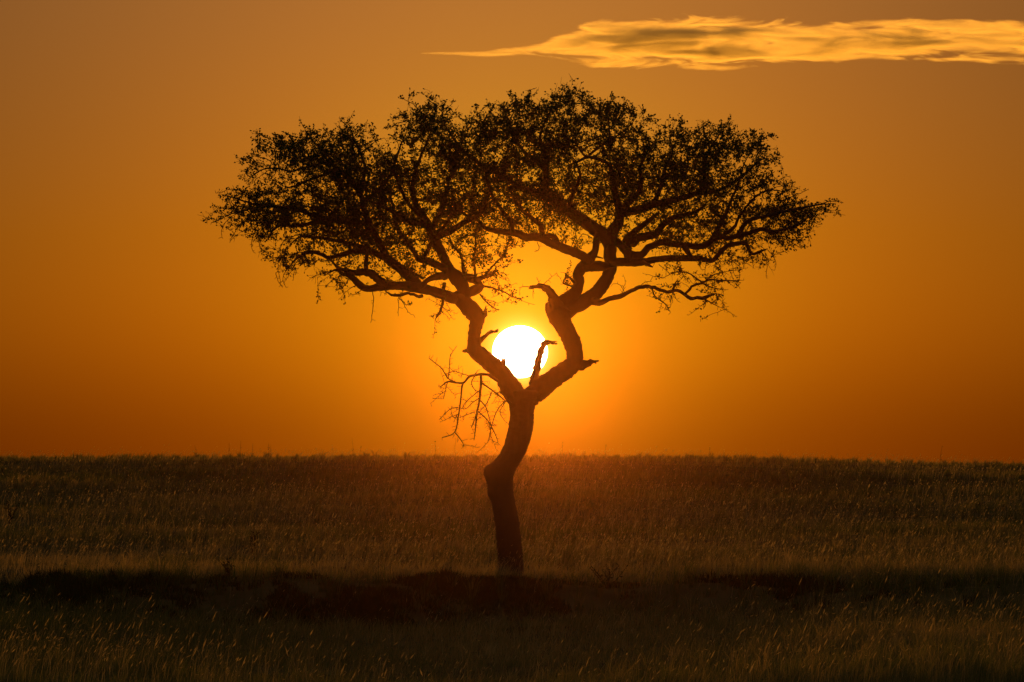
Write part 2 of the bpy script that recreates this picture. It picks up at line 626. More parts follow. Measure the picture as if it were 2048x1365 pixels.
# trunk: (row, left edge, right edge)
TR = [(1235, 984, 1064), (1200, 989, 1058), (1172, 994.5, 1051.5), (1155, 996.5, 1048.5), (1130, 996.5, 1046.5), (1100, 995, 1044), (1075, 992.5, 1041.5), (1050, 990, 1039),
      (1025, 986.5, 1034), (1002, 982, 1029.5), (993, 977, 1028), (985, 974, 1026.5), (977, 975.5, 1026), (970, 975, 1026), (960, 971.5, 1026), (950, 967, 1027.5),
      (941, 966, 1031), (933, 971, 1034.5), (926, 983, 1040), (915, 995, 1047), (905, 1001, 1052), (892, 1007.5, 1057),
      (880, 1011, 1061), (865, 1015, 1065), (850, 1017.5, 1067.5), (832, 1020, 1067.5), (815, 1019, 1069), (803, 1016, 1073), (794, 1013.5, 1081), (786, 1011, 1088), (780, 1014, 1076)]


def make_trunk():
    rows = np.array(TR, dtype=np.float64)
    fine = np.arange(rows[0, 0], rows[-1, 0], -2.6)
    # smooth interpolation through the measured edges
    l = np.interp(-fine, -rows[:, 0], rows[:, 1])
    r = np.interp(-fine, -rows[:, 0], rows[:, 2])
    ker = np.array([1, 2, 1]) / 4
    for _ in range(2):
        l[1:-1] = np.convolve(l, ker, 'valid')
        r[1:-1] = np.convolve(r, ker, 'valid')
    S = 40
    a = np.arange(S) / S * 2 * math.pi
    V = []
    for i, (row, le, ri) in enumerate(zip(fine, l, r)):
        cx, hw = (le + ri) / 2, (ri - le) / 2
        c = np.array(at(cx, row))
        ridges = 0.030 * np.sin(a * 7 + row * 0.02) + 0.022 * np.sin(a * 13 - row * 0.05 + 1)
        rr = hw * PX * (1 + ridges * np.abs(np.sin(a)) + rng.normal(0, 0.020, S) + 0.025 * vnoise(a * 3, a * 0 + row / 5.0, 77))
        dep = np.minimum(rr, 29 * PX)
        V.append(np.stack([c[0] + np.cos(a) * rr, c[1] + np.sin(a) * dep * 0.95, np.full(S, c[2]) + rng.normal(0, 0.004, S)], 1))
    n = len(V)
    V = np.vstack(V)
    i = np.arange(n - 1)[:, None] * S
    j = np.arange(S)[None, :]
    Q = np.stack([i + j, i + (j + 1) % S, i + S + (j + 1) % S, i + S + j], -1).reshape(-1, 4)
    top = np.array([list(at(1040, 777))])
    V = np.vstack([V, top])
    k = np.arange(S)
    T = np.stack([np.full(S, len(V) - 1), (n - 1) * S + k, (n - 1) * S + (k + 1) % S], 1)
    mesh_np('trunk', V, [Q, T], BARK, tree, True, TREE_LOC)


make_trunk()

# limbs, traced as centre lines (px, py, radius) with start and end depth
BR = [
    # left limb up to the left knot
    ('limb', 0, -0.1, [(1036, 800, 20), (1020, 775, 21), (1007, 752, 17.5), (990, 735, 17), (970, 718, 16.5), (952, 703, 16), (947, 686, 12.5), (949, 668, 12.5), (952, 650, 13.5), (954, 637, 16), (944, 622, 18), (931, 608, 16), (920, 595, 15), (910, 586, 14)]),
    # right limb up to the right fork
    ('limb', 0, 0.2, [(1045, 812, 20), (1062, 793, 20), (1085, 775, 20), (1108, 757, 19), (1132, 741, 18), (1148, 725, 17), (1150, 706, 16.5), (1145, 687, 17.5), (1136, 668, 18), (1126, 650, 18.5), (1121, 634, 24), (1121, 618, 29), (1130, 606, 22)]),
    # outer arm of the right fork
    ('limb', 0.2, 0.1, [(1125, 622, 20), (1148, 611, 18), (1170, 602, 15), (1190, 589, 14), (1204, 572, 13), (1216, 552, 12.5), (1221, 532, 13), (1220, 508, 12.5), (1221, 484, 13.5), (1226, 462, 12), (1236, 446, 11), (1239, 422, 10), (1232, 394, 9), (1226, 368, 8), (1222, 337, 6.5), (1214, 326, 5.5), (1191, 317, 5), (1173, 315, 4.5), (1155, 324, 3.5), (1133, 332, 2.5)]),
    # inner arm
    ('limb', 0.2, -0.3, [(1124, 612, 18), (1141, 595, 14.5), (1153, 581, 11.5), (1158, 563, 10.5), (1156, 549, 10.5), (1163, 537, 11), (1174, 525, 11), (1184, 512, 9), (1191, 499, 6.5), (1193, 480, 7), (1194, 466, 7)]),
    ('branch', -0.2, 0.1, [(1163, 536, 9), (1182, 533, 10.5), (1204, 533, 10), (1220, 532, 9)]),
    # long arm to the left over the gap
    ('branch', -0.3, -1.6, [(1178, 526, 9), (1172, 517, 9), (1155, 508, 9.5), (1122, 495, 9), (1100, 486, 8.5), (1083, 477, 8), (1066, 474, 8), (1053, 475, 8), (1033, 467, 7.5), (1014, 465, 6.5), (987, 461, 5.5), (970, 456, 4.5), (955, 440, 3.5), (935, 432, 2.5), (915, 420, 2)]),
    ('branch', -0.5, -0.7, [(1118, 491, 6), (1108, 475, 6), (1098, 471, 5), (1084, 474, 5)]),
    ('branch', -0.9, -2.0, [(1084, 472, 6), (1080, 450, 5.5), (1068, 440, 5), (1052, 428, 4), (1036, 410, 3.5), (1022, 385, 3), (1010, 360, 2.2)]),
    ('branch', -1.2, -2.2, [(1027, 464, 5), (1021, 443, 5), (1009, 428, 4.5), (998, 412, 4), (985, 392, 3.5), (975, 365, 3), (968, 335, 2)]),
    ('branch', -0.3, -0.1, [(1152, 506, 2.5), (1180, 511, 2.5), (1206, 517, 2.5)]),
    # heavy branch to the upper left
    ('branch', 0.1, 1.2, [(1220, 490, 13), (1208, 471, 14), (1190, 459, 14), (1169, 444, 13), (1147, 429, 12.5), (1127, 414, 11.5), (1108, 401, 11), (1095, 385, 9.5), (1092, 362, 8.5), (1093, 335, 7.5), (1091, 310, 6.5), (1080, 285, 5.5), (1085, 255, 4.5), (1100, 225, 3.5), (1112, 195, 2.2)]),
    ('branch', 0.9, 2.0, [(1112, 402, 9), (1088, 393, 9), (1062, 384, 8), (1035, 372, 7), (1010, 355, 6), (980, 338, 5.5), (950, 322, 5), (925, 300, 4.5), (905, 275, 4), (890, 250, 3), (885, 225, 2)]),
    ('branch', 1.0, 1.7, [(1093, 345, 6), (1075, 325, 5.5), (1050, 305, 5), (1030, 280, 4.5), (1020, 250, 3.5), (1030, 215, 2.2)]),
    ('branch', 0.5, -0.4, [(1150, 432, 7), (1140, 405, 6), (1150, 380, 5), (1160, 350, 4), (1150, 320, 3)]),
    ('branch', 0.1, 0.8, [(1178, 311, 4.5), (1199, 293, 4), (1217, 282, 4.5), (1219, 260, 4), (1217, 238, 3.2), (1228, 215, 2.2)]),
    ('branch', 0.1, -0.7, [(1215, 284, 3.5), (1240, 268, 3), (1262, 250, 2.2), (1275, 228, 1.5)]),
    ('branch', 0.1, 1.5, [(1173, 315, 4), (1160, 300, 3.6), (1150, 280, 3.2), (1165, 250, 2.8), (1180, 222, 2.0)]),
    # right side of the crown
    ('branch', 0.1, -0.6, [(1226, 480, 9), (1240, 490, 8), (1256, 506, 9), (1258, 520, 9)]),
    ('branch', 0.1, -0.2, [(1258, 522, 8), (1255, 505, 9), (1252, 484, 8.5), (1262, 470, 7), (1280, 455, 6), (1300, 440, 5), (1318, 425, 4)]),
    ('branch', 0.1, -1.4, [(1222, 527, 9), (1240, 524, 9), (1261, 524, 9.5), (1287, 524, 7.5), (1314, 519, 6.5), (1342, 517, 6.5), (1373, 517, 6.5), (1402, 518, 5.5), (1424, 522, 4.5), (1438, 508, 5), (1455, 492, 5), (1473, 488, 4.5), (1491, 488, 4), (1504, 508, 3), (1521, 503, 2.5), (1535, 498, 1.8)]),
    ('branch', -0.5, -0.7, [(1285, 525, 4.5), (1296, 530, 3.5), (1305, 535, 2.8)]),
    ('branch', -0.4, -2.2, [(1262, 510, 8), (1282, 510, 7.5), (1296, 496, 7), (1314, 487, 6.5), (1336, 486, 6.5), (1362, 491, 6.5), (1393, 494, 6.3), (1411, 491, 6), (1425, 479, 6), (1438, 474, 5.5), (1455, 476, 5), (1473, 473, 5), (1499, 466, 4.6), (1526, 459, 4.5), (1548, 463, 3.5), (1575, 457, 3), (1600, 448, 2.4), (1622, 430, 1.8)]),
    ('branch', -1.2, -1.2, [(1366, 492, 5), (1375, 503, 5.5), (1381, 515, 5)]),
    ('branch', -1.5, -0.4, [(1425, 480, 5), (1431, 466, 5), (1444, 444, 5), (1455, 420, 4.2), (1465, 395, 3.5), (1478, 365, 3), (1486, 335, 2.4), (1500, 305, 1.8)]),
    ('branch', -1.7, -2.5, [(1474, 472, 4.5), (1486, 453, 4.5), (1499, 441, 4.5), (1521, 435, 4), (1550, 428, 3.5), (1580, 420, 3), (1610, 415, 2.4), (1640, 410, 1.8), (1672, 407, 1)]),
    ('branch', -0.2, -1.0, [(1264, 490, 8), (1275, 477, 8.5), (1292, 473, 9), (1312, 468, 7.5), (1324, 452, 6.5), (1345, 437, 5.5), (1370, 430, 5), (1395, 422, 4), (1415, 405, 3)]),
    ('branch', 0.1, 1.7, [(1236, 430, 9), (1256, 424, 9), (1275, 420, 9), (1303, 411, 8.5), (1331, 404, 8), (1358, 398, 7.5), (1382, 391, 6.8), (1404, 379, 6.2), (1409, 355, 5.5), (1408, 330, 5), (1418, 300, 4), (1435, 275, 3), (1448, 250, 2)]),
    ('branch', 0.6, 2.2, [(1303, 411, 6), (1318, 385, 6), (1326, 355, 6.2), (1332, 330, 5), (1345, 305, 4), (1340, 280, 3), (1345, 255, 2)]),
    ('branch', 1.2, 2.5, [(1388, 389, 5), (1420, 385, 4.5), (1450, 375, 4), (1480, 355, 3.5), (1505, 335, 3), (1525, 318, 2.2), (1545, 325, 1.3)]),
    ('branch', 0.1, -1.2, [(1238, 424, 7), (1258, 405, 7.5), (1275, 388, 6.5), (1283, 365, 6), (1280, 335, 5), (1290, 305, 4), (1283, 275, 2.8)]),
    ('branch', -0.4, -1.8, [(1440, 474, 4), (1465, 458, 3.5), (1485, 425, 3), (1510, 395, 3), (1540, 380, 2.4), (1570, 385, 1.6)]),
    # left knot and the left side of the crown
    ('limb', -0.1, -0.3, [(928, 604, 13), (928, 588, 11.5), (924, 572, 13), (917, 560, 15), (907, 550, 14), (899, 540, 11), (891, 524, 9.5), (880, 499, 9.5), (869, 480, 9.5), (861, 461, 9), (855, 446, 9), (842, 428, 8), (830, 405, 7), (825, 375, 6), (832, 340, 5), (845, 305, 4), (860, 270, 3), (865, 235, 2)]),
    ('branch', -0.1, 0.1, [(927, 592, 10), (942, 584, 10), (957, 577, 9), (968, 572, 6)]),
    ('branch', 0.1, -0.1, [(962, 575, 7), (952, 562, 8), (938, 556, 9), (922, 556, 10)]),
    ('branch', -0.1, 0.6, [(948, 560, 6), (961, 557, 5), (977, 552, 4), (989, 544, 3.5), (993, 534, 2)]),
    ('limb', -0.1, -0.9, [(916, 597, 12), (904, 596, 11.5), (888, 590, 10.5), (873, 585, 10), (856, 580, 9.5), (840, 577, 10), (822, 574, 10), (794, 572, 8.5), (763, 573, 9), (745, 577, 7), (730, 577, 7), (716, 567, 7), (706, 557, 6), (697, 551, 5), (685, 548, 3.5), (672, 540, 2.5), (655, 548, 1.8)]),
    ('branch', -0.7, -1.2, [(772, 570, 8), (757, 559, 8.5), (743, 549, 8), (730, 545, 7), (716, 546, 6.5), (703, 545, 5), (690, 540, 4), (676, 536, 3), (660, 520, 2)]),
    ('branch', -0.9, -1.0, [(733, 546, 5), (732, 528, 4.5), (734, 512, 4), (738, 500, 3.5)]),
    ('branch', -0.3, 1.0, [(845, 578, 9), (831, 565, 10), (816, 552, 10), (794, 532, 9.5), (774, 517, 8.5), (765, 498, 7.5), (752, 473, 7), (738, 446, 7), (727, 415, 7), (722, 392, 6.5), (708, 370, 6.5), (688, 349, 5.5), (665, 329, 5), (645, 326, 4), (628, 332, 3.8), (605, 337, 3.2), (582, 343, 3), (567, 340, 2.6), (552, 337, 2.4), (527, 339, 2), (508, 350, 1.6), (490, 364, 1)]),
    ('branch', 0.1, -1.8, [(776, 520, 7), (758, 510, 6.5), (740, 503, 6), (722, 502, 5.5), (703, 504, 5), (681, 511, 4.5), (659, 515, 4), (640, 508, 3.6), (622, 505, 3.2), (605, 510, 2.6), (588, 522, 2), (570, 545, 1.2)]),
    ('branch', 0.3, -0.8, [(745, 500, 4.5), (724, 494, 4), (703, 489, 4), (675, 482, 3.6), (650, 477, 3.2), (631, 476, 3), (612, 473, 2.6), (598, 475, 2.2), (580, 490, 1.4)]),
    ('branch', 0.5, -1.5, [(738, 446, 6), (712, 445, 6), (685, 443, 6), (655, 438, 5.5), (625, 430, 5), (595, 420, 4.5), (565, 415, 4), (535, 412, 3.2), (505, 408, 2.5), (475, 398, 1.8), (440, 388, 1)]),
    ('branch', -0.3, -1.2, [(650, 438, 4.5), (620, 447, 4), (595, 452, 3.5), (563, 451, 3), (545, 462, 2.4), (535, 480, 1.5)]),
    ('branch', 0.6, 2.0, [(726, 412, 5.5), (745, 392, 5.5), (765, 372, 5), (780, 350, 4.5), (790, 322, 4), (800, 295, 3), (815, 260, 2.2)]),
    ('branch', 0.7, 1.8, [(722, 392, 5), (725, 365, 4.8), (730, 335, 4.2), (720, 305, 3.5), (708, 278, 2.6), (700, 255, 1.6)]),
    ('branch', 0.8, 0.2, [(690, 351, 4.5), (668, 345, 4), (640, 352, 3.5), (615, 362, 3), (590, 372, 2.6), (560, 380, 2)]),
    ('branch', 0.9, 1.6, [(664, 328, 4.5), (655, 310, 4), (640, 295, 3.5), (625, 282, 2.8), (612, 262, 2)]),
    ('branch', -0.3, 0.9, [(896, 541, 8), (875, 531, 7.5), (852, 521, 7.5), (838, 519, 6), (828, 505, 5), (815, 485, 4.5), (800, 465, 4.2), (790, 440, 4), (785, 410, 3.4), (778, 385, 2.6)]),
    ('branch', 0.1, -0.8, [(846, 519, 4.5), (862, 488, 4.2), (872, 470, 4), (890, 450, 3.5), (905, 425, 3), (912, 395, 2.4)]),
    ('branch', -0.3, -1.4, [(868, 480, 7), (882, 471, 6.5), (904, 462, 6.3), (926, 446, 6), (948, 436, 5.5), (965, 420, 4.5), (975, 400, 3.6), (985, 375, 2.6)]),
    ('branch', -0.3, 1.9, [(856, 448, 7), (840, 448, 6.5), (820, 444, 6), (800, 430, 5.5), (780, 420, 5), (760, 410, 4.5), (745, 405, 3.5)]),
    ('branch', -0.3, 1.2, [(862, 463, 6.5), (872, 440, 6), (885, 415, 5.5), (893, 385, 5), (900, 355, 4.2), (910, 325, 3.4), (918, 290, 2.5)]),
    ('branch', -0.2, -0.9, [(838, 430, 5), (815, 405, 4.5), (800, 375, 4), (790, 350, 3.2), (775, 325, 2.4)]),
    ('branch', -0.2, -0.5, [(892, 552, 9), (876, 553, 8), (862, 557, 6), (852, 563, 5), (846, 571, 6), (840, 577, 7)]),
    ('branch', -0.3, -0.6, [(847, 558, 2.5), (825, 545, 2.2), (803, 535, 2.2)]),
    ('branch', -0.1, -0.3, [(889, 566, 4), (886, 580, 3.4), (886, 604, 3), (881, 622, 2.6), (874, 634, 2.2), (870, 640, 1.2)]),
    ('branch', -0.5, -0.8, [(846, 592, 4), (838, 593, 3.5), (816, 587, 3.2), (796, 592, 3.2), (783, 590, 2.6), (770, 582, 2.4)]),
    ('branch', -0.1, 0.3, [(928, 548, 3.5), (925, 525, 2.8), (920, 508, 2.6), (905, 490, 2.4), (898, 470, 2)]),
    ('branch', -0.1, 0.5, [(950, 552, 2.4), (949, 517, 2), (951, 482, 1.6), (948, 455, 1.2)]),
    ('branch', 0.1, 0.8, [(968, 552, 2.2), (985, 533, 1.8), (1009, 508, 1.6), (1016, 485, 1.2), (1030, 470, 0.9)]),
    ('branch', 0.1, -0.4, [(969, 573, 2.2), (985, 577, 1.8), (1005, 583, 1.5), (1022, 592, 1.3), (1036, 597, 0.9)]),
    ('branch', 0.1, 0.4, [(960, 588, 1.8), (970, 602, 1.5), (985, 614, 1.3), (998, 622, 0.9)]),
    # small crooked stick on the inner arm
    ('branch', -0.2, -0.3, [(1150, 567, 3), (1145, 562, 3), (1140, 556, 2.6), (1131, 556, 2.6), (1131, 546, 1.8)]),
    ('branch', -0.2, -0.3, [(1131, 556, 2), (1126, 567, 2), (1136, 571, 1.8), (1147, 577, 2)]),
    # bare branch to the lower right
    ('branch', 0.1, -1.3, [(1185, 603, 8), (1200, 606, 6.5), (1217, 598, 5.2), (1241, 593, 5), (1259, 584, 4.2), (1279, 575, 4), (1303, 574, 3.8), (1320, 580, 3.5), (1334, 585, 3.5), (1353, 581, 3.4), (1366, 586, 3.2), (1382, 598, 3.8), (1393, 596, 3.4), (1410, 597, 4), (1419, 592, 3), (1433, 587, 2)]),
    ('branch', -0.9, -0.9, [(1345, 582, 2.4), (1349, 572, 2.2), (1353, 562, 1.8)]),
    ('branch', -0.9, -1.6, [(1371, 588, 2.6), (1384, 574, 2.5), (1404, 566, 2.4), (1420, 560, 1.9), (1449, 562, 1.5), (1488, 561, 0.9)]),
    ('branch', -1.1, -0.5, [(1405, 566, 1.8), (1390, 555, 1.6), (1372, 545, 1.4), (1350, 545, 1.2), (1325, 557, 0.8)]),
    ('branch', -1.1, -1.5, [(1407, 565, 1.5), (1418, 556, 1.2), (1430, 549, 1.1), (1464, 541, 0.7)]),
    ('branch', -1.1, -1.0, [(1407, 567, 1.4), (1425, 576, 1.2), (1453, 580, 0.8)]),
    ('branch', -0.7, -0.6, [(1305, 577, 1.6), (1309, 592, 1.3), (1329, 607, 1.1), (1341, 625, 0.7)]),
    ('branch', -1.2, -1.4, [(1410, 599, 2), (1411, 605, 1.4), (1410, 613, 1)]),
    ('branch', -1.2, -1.2, [(1412, 600, 1.4), (1425, 608, 1), (1449, 619, 0.6)]),
]
STUBS = [
    ('broken_stub', 'short crooked stub in front of the sun', 0.1, -0.25, [(1066, 772, 9), (1070, 752, 8.5), (1075, 730, 6.8), (1078, 714, 6.3), (1083, 699, 6.3), (1091, 687, 5.6), (1098, 684, 4.5), (1107, 687, 1.4)]),
    ('broken_stub', None, 0, 0.1, [(954, 688, 6), (962, 680, 5), (971, 672, 4), (978, 667, 3.6), (983, 664, 3.6), (990, 663.5, 1.2)]),
    ('broken_stub', None, 0.1, 0.3, [(1146, 728, 15), (1158, 730, 12), (1170, 729, 8), (1178, 727, 6.2), (1182, 724, 5), (1192, 724, 1.4)]),
    ('broken_stub', None, 0.0, 0.1, [(956, 640, 12), (964, 634, 8.5), (969, 628, 6), (971, 622, 3)]),
    ('broken_stub', None, 0.0, 0.0, [(945, 704, 9), (936, 702, 6), (930, 701, 3)]),
    ('broken_stub', None, 0.0, -0.1, [(1000, 738, 9), (1006, 728, 6), (1008, 721, 2.5)]),
    ('broken_stub', 'curved broken stub pointing left with bare twigs', 0.1, -0.4, [(1114, 616, 13), (1109, 602, 11), (1104, 590, 9.2), (1095, 579, 7.4), (1086, 574, 6), (1077, 573, 4.6), (1063, 575, 2.4)]),
]
leafy = []
nodes = []        # skeleton the twigs grow from: x, y, z, radius, px, py


def thorny(soup, R, spacing=0.05, length=0.05, jitter=0.5):
    """short thorns and spur shoots along a bare twig"""
    L = 0.0
    for i in range(1, len(R)):
        seg = R[i, :3] - R[i - 1, :3]
        L += np.linalg.norm(seg)
        if L > spacing * (0.5 + random.random()):
            L = 0
            d = rng.normal(0, 1, 3)
            t = seg / (np.linalg.norm(seg) + 1e-9)
            d -= t * (d @ t)
            d /= np.linalg.norm(d) + 1e-9
            d = d + t * 0.3
            l = length * (0.4 + random.random() * 1.1)
            p0 = R[i, :3]
            V, Q, T = tube(np.array([p0, p0 + d * l * .6, p0 + d * l]), np.array([0.005, 0.0042, 0.003]), 3, 0, False)
            soup.add(V, Q, T)


def fringe(soup, paths, n, l0, l1, droop, leaf=0.0):
    """fine forking twiglets along given centre lines"""
    for _ in range(n):
        R = paths[random.randrange(len(paths))]
        j = random.randrange(len(R) // 4, len(R))
        p = R[j, :3]
        d = rng.normal(0, 1, 3) * np.array([1, 0.6, 0.8]) + np.array([0, 0, droop])
        d /= np.linalg.norm(d)
        l = random.uniform(l0, l1)
        bend = rng.normal(0, 0.12, 3)
        t = np.linspace(0, 1, 7)[:, None]
        C = p + d * l * t + bend * l * t * t + rng.normal(0, 0.006, (7, 3)) * t
        r = np.linspace(0.0042, 0.0026, 7)
        soup.add(*tube(C, r, 4, 0, False))
        thorny(soup, np.hstack([C, r[:, None]]), 0.03, 0.045)
        if leaf:
            leafy.append((np.hstack([C, r[:, None]]), leaf))


def add_part(kind, label, d0, d1, poly, stub=False):
    P = lift(poly, d0, d1)
    thick = max(p[2] for p in poly)
    if not stub:
        up = np.clip((470 - np.array([p[1] for p in poly])) / 200, 0, 1)
        P[:, 3] *= 1 - 0.48 * up
        P[-1, 3] *= 0.45
    R = catmull(P, 0.035 if thick > 8 else 0.05)
    R[:, 3] = np.clip(R[:, 3], 0.003, None)
    if thick < 9 and not stub:
        # slight natural wobble
        w = np.minimum(R[:, 3:4], 0.02)
        R[:, :3] += rng.normal(0, 0.22, (len(R), 3)) * w
    sides = 18 if thick > 10 else (10 if thick > 4 else 6)
    if stub:
        R[:, 3] = np.maximum(R[:, 3], 0.45 * P[len(P) // 2, 3]) * (1 + 0.10 * np.sin(np.arange(len(R)) * 1.7))
        R[:, :3] += rng.normal(0, 0.10, (len(R), 3)) * R[:, 3:4]
    V, Q, T = tube(R[:, :3], R[:, 3], sides, 0.10 if stub else 0.06)
    s = Soup()
    s.add(V, Q, T)
    if stub:
        # splintered end
        d = R[-1, :3] - R[-3, :3]
        d /= np.linalg.norm(d)
        for _ in range(5):
            b0 = R[-1, :3] + rng.normal(0, 0.5, 3) * R[-1, 3]
            dd = d + rng.normal(0, 0.35, 3)
            s.add(*tube(np.array([b0 - d * 0.02, b0 + dd * 0.03, b0 + dd * random.uniform(0.035, 0.055)]), np.array([0.014, 0.010, 0.004]), 5, 0.1))
    if 0.9 < thick < 5 and not stub and poly[0][1] > 500:
        thorny(s, R, 0.06, 0.07)
        leafy.append((R, 0.35))
    o = s.build(kind, BARK, tree, thick > 4, TREE_LOC)
    if label:
        o['label'] = label
    if not stub:
        for p, (a, b, c, r) in zip(np.linspace(0, 1, len(R)), R):
            nodes.append((a, b, c, r))
    return o


for kind, d0, d1, poly in BR:
    add_part(kind, None, d0, d1, poly)
for kind, lab, d0, d1, poly in STUBS:
    add_part(kind, lab, d0, d1, poly, True)

def make_low_twigs():
    low = [lift(poly, d0, d1) for kind, d0, d1, poly in BR[-11:]]
    low = [catmull(P, 0.04) for P in low]
    s = Soup()
    fringe(s, low, 75, 0.10, 0.34, 0.1, 0.55)
    left = [catmull(lift(poly, d0, d1), 0.04) for kind, d0, d1, poly in BR if 755 < poly[0][0] < 975 and poly[0][1] > 548 and max(q[2] for q in poly) < 9]
    fringe(s, left, 60, 0.10, 0.34, -0.1, 0.6)
    o = s.build('low_twigs', BARK, tree, False, TREE_LOC)
    o['kind'] = 'stuff'


make_low_twigs()

# hanging dead branch on the left of the trunk
DEAD = [
    [(1008, 768, 6), (998, 762, 5.4), (987, 756, 4.6), (976, 750, 3.8), (963, 749, 3.6), (950, 751, 3.2), (939, 753, 3.2), (933, 760, 3), (927, 766, 3), (912, 766, 2.4), (895, 764, 2.2), (880, 775, 1)],
    [(914, 766, 1.7), (896, 757, 1.5), (884, 738, 1.3), (871, 727, 1.1), (858, 717, 0.8)],
    [(897, 756, 1.2), (899, 734, 1.1), (901, 712, 1.0), (913, 693, 0.7)],
    [(895, 765, 1.2), (891, 782, 1), (887, 798, 0.7)],
    [(926, 767, 2.6), (924, 773, 2.5), (922, 795, 2), (917, 831, 1.8), (909, 865, 1.5), (884, 876, 1)],
    [(909, 864, 1.4), (921, 879, 1.2), (929, 893, 0.8)],
    [(962, 750, 3.4), (962, 765, 3.2), (961, 779, 3), (959, 801, 2.8), (954, 824, 2.3), (952, 845, 1.8), (950, 866, 1.4), (948, 881, 0.9)],
    [(955, 822, 1.8), (949, 840, 1.5), (943, 855, 1.1)],
    [(960, 801, 1.7), (972, 815, 1.5), (978, 835, 1.1), (983, 852, 0.8)],
    [(956, 823, 1.5), (976, 842, 1.3), (989, 866, 1.1), (996, 884, 0.7)],
    [(964, 767, 2), (983, 780, 1.8), (1000, 793, 1.6), (1013, 804, 1.2)],
    [(1010, 802, 1.2), (994, 822, 1.1), (983, 853, 1), (976, 884, 0.6)],
    [(985, 782, 1.3), (972, 809, 1.1), (958, 825, 1)],
    [(950, 751, 1.3), (943, 766, 1.1), (950, 780, 1), (960, 785, 0.9)],
    [(917, 815, 1.2), (900, 819, 1), (881, 837, 0.7)],
    [(959, 796, 1.1), (945, 806, 1), (932, 818, 0.8), (920, 816, 0.7)],
    [(948, 751, 1.1), (956, 741, 0.9)],
    [(940, 753, 1), (922, 747, 0.9), (906, 743, 0.7), (893, 748, 0.6)],
    [(960, 780, 1.1), (940, 797, 1), (928, 808, 0.7)],
    [(990, 790, 1), (1003, 782, 0.8), (1010, 785, 0.6)],
    [(1012, 803, 0.9), (1000, 824, 0.8), (1009, 842, 0.6)],
    [(976, 842, 1), (981, 862, 0.8), (978, 882, 0.6)],
    [(918, 828, 1), (905, 833, 0.9), (899, 835, 0.6)],
    [(919, 836, 1), (936, 829, 0.9), (950, 825, 0.8)],
]


def make_dead():
    main = Soup()
    tw = Soup()
    paths = []
    for i, poly in enumerate(DEAD):
        d0 = 0 if i == 0 else rng.uniform(-0.1, 0.1)
        P = lift(poly, -0.05 if i == 0 else -0.25, -0.3 + rng.uniform(-0.35, 0.35))
        R = catmull(P, 0.03)
        R[:, 3] = np.clip(R[:, 3] * 0.8, 0.0042, None)
        paths.append(R)
        V, Q, T = tube(R[:, :3], R[:, 3], 6, 0.08)
        (main if i in (0, 4, 6) else tw).add(V, Q, T)
        if i > 0:
            thorny(tw, R, 0.032, 0.07)
    fringe(tw, paths[1:], 40, 0.10, 0.32, -0.45)
    o = main.build('dead_branch', BARK, tree, False, TREE_LOC)
    o['label'] = 'leafless dead branch hanging left of the trunk'
    c = tw.build('bare_twigs', BARK, o, False, TREE_LOC)
    c.location = (0, 0, 0)
    c['kind'] = 'stuff'


make_dead()

# ---- crown: coverage of 25 px cells read from the photograph, x from 400, y from 150
CROWN = [
    "00000000000000000000000000000100000000000000000000000000",
    "00000000000000001110000032214642211000000000000000000000",
    "00000000000000002464102356667667763100000000000000000000",
    "00000000100211013786145676666685774312201320000000000000",
    "00001122333652135786558989866865656733544552420000000000",
    "00003577776774214668867776799856865754778866630000000000",
    "00022268898885454458977568996624677755687765432000000000",
    "00013335679987798666878997575645687769868645431000000000",
    "00112334656898887676577878785866699688879665653100000000",
    "01356556587878875678787778898667778655776655343320000000",
    "01468879788896855768988756679856667557645655677654210000",
    "12267897489995878766676566555643343546766754577872000000",
    "00135633478899766475456233432221233356655654565520000000",
    "00001123545678666443434122001221122124444534333310000000",
    "00000245543444445333334432000000000002233333221000000000",
    "00000022112332224441122110000000000001100000000000000000",
    "00000000001210221000000000000000000000000000000000000000",
    "00000000010110000001000111000000000000000000000000000000",
]


def crown_map():
    rows = []
    for r in CROWN:
        r = r.replace(' ', '')
        r = (r + '0' * 60)[:56]
        rows.append([int(c) for c in r])
    return np.array(rows, dtype=np.float64)


CM = crown_map()


def cell(px, py):
    i = np.clip(((np.asarray(py) - 150) / 25).astype(int), 0, CM.shape[0] - 1)
    j = np.clip(((np.asarray(px) - 400) / 25).astype(int), 0, CM.shape[1] - 1)
    return CM[i, j]


def project(P):
    """world -> photograph pixel"""
    dx, dy, dz = P[:, 0], P[:, 1], P[:, 2] - EYE
    f = dy * CP + dz * SP
    v = -dy * SP + dz * CP
    return dx / f / K + 1024, 682.5 - v / f / K


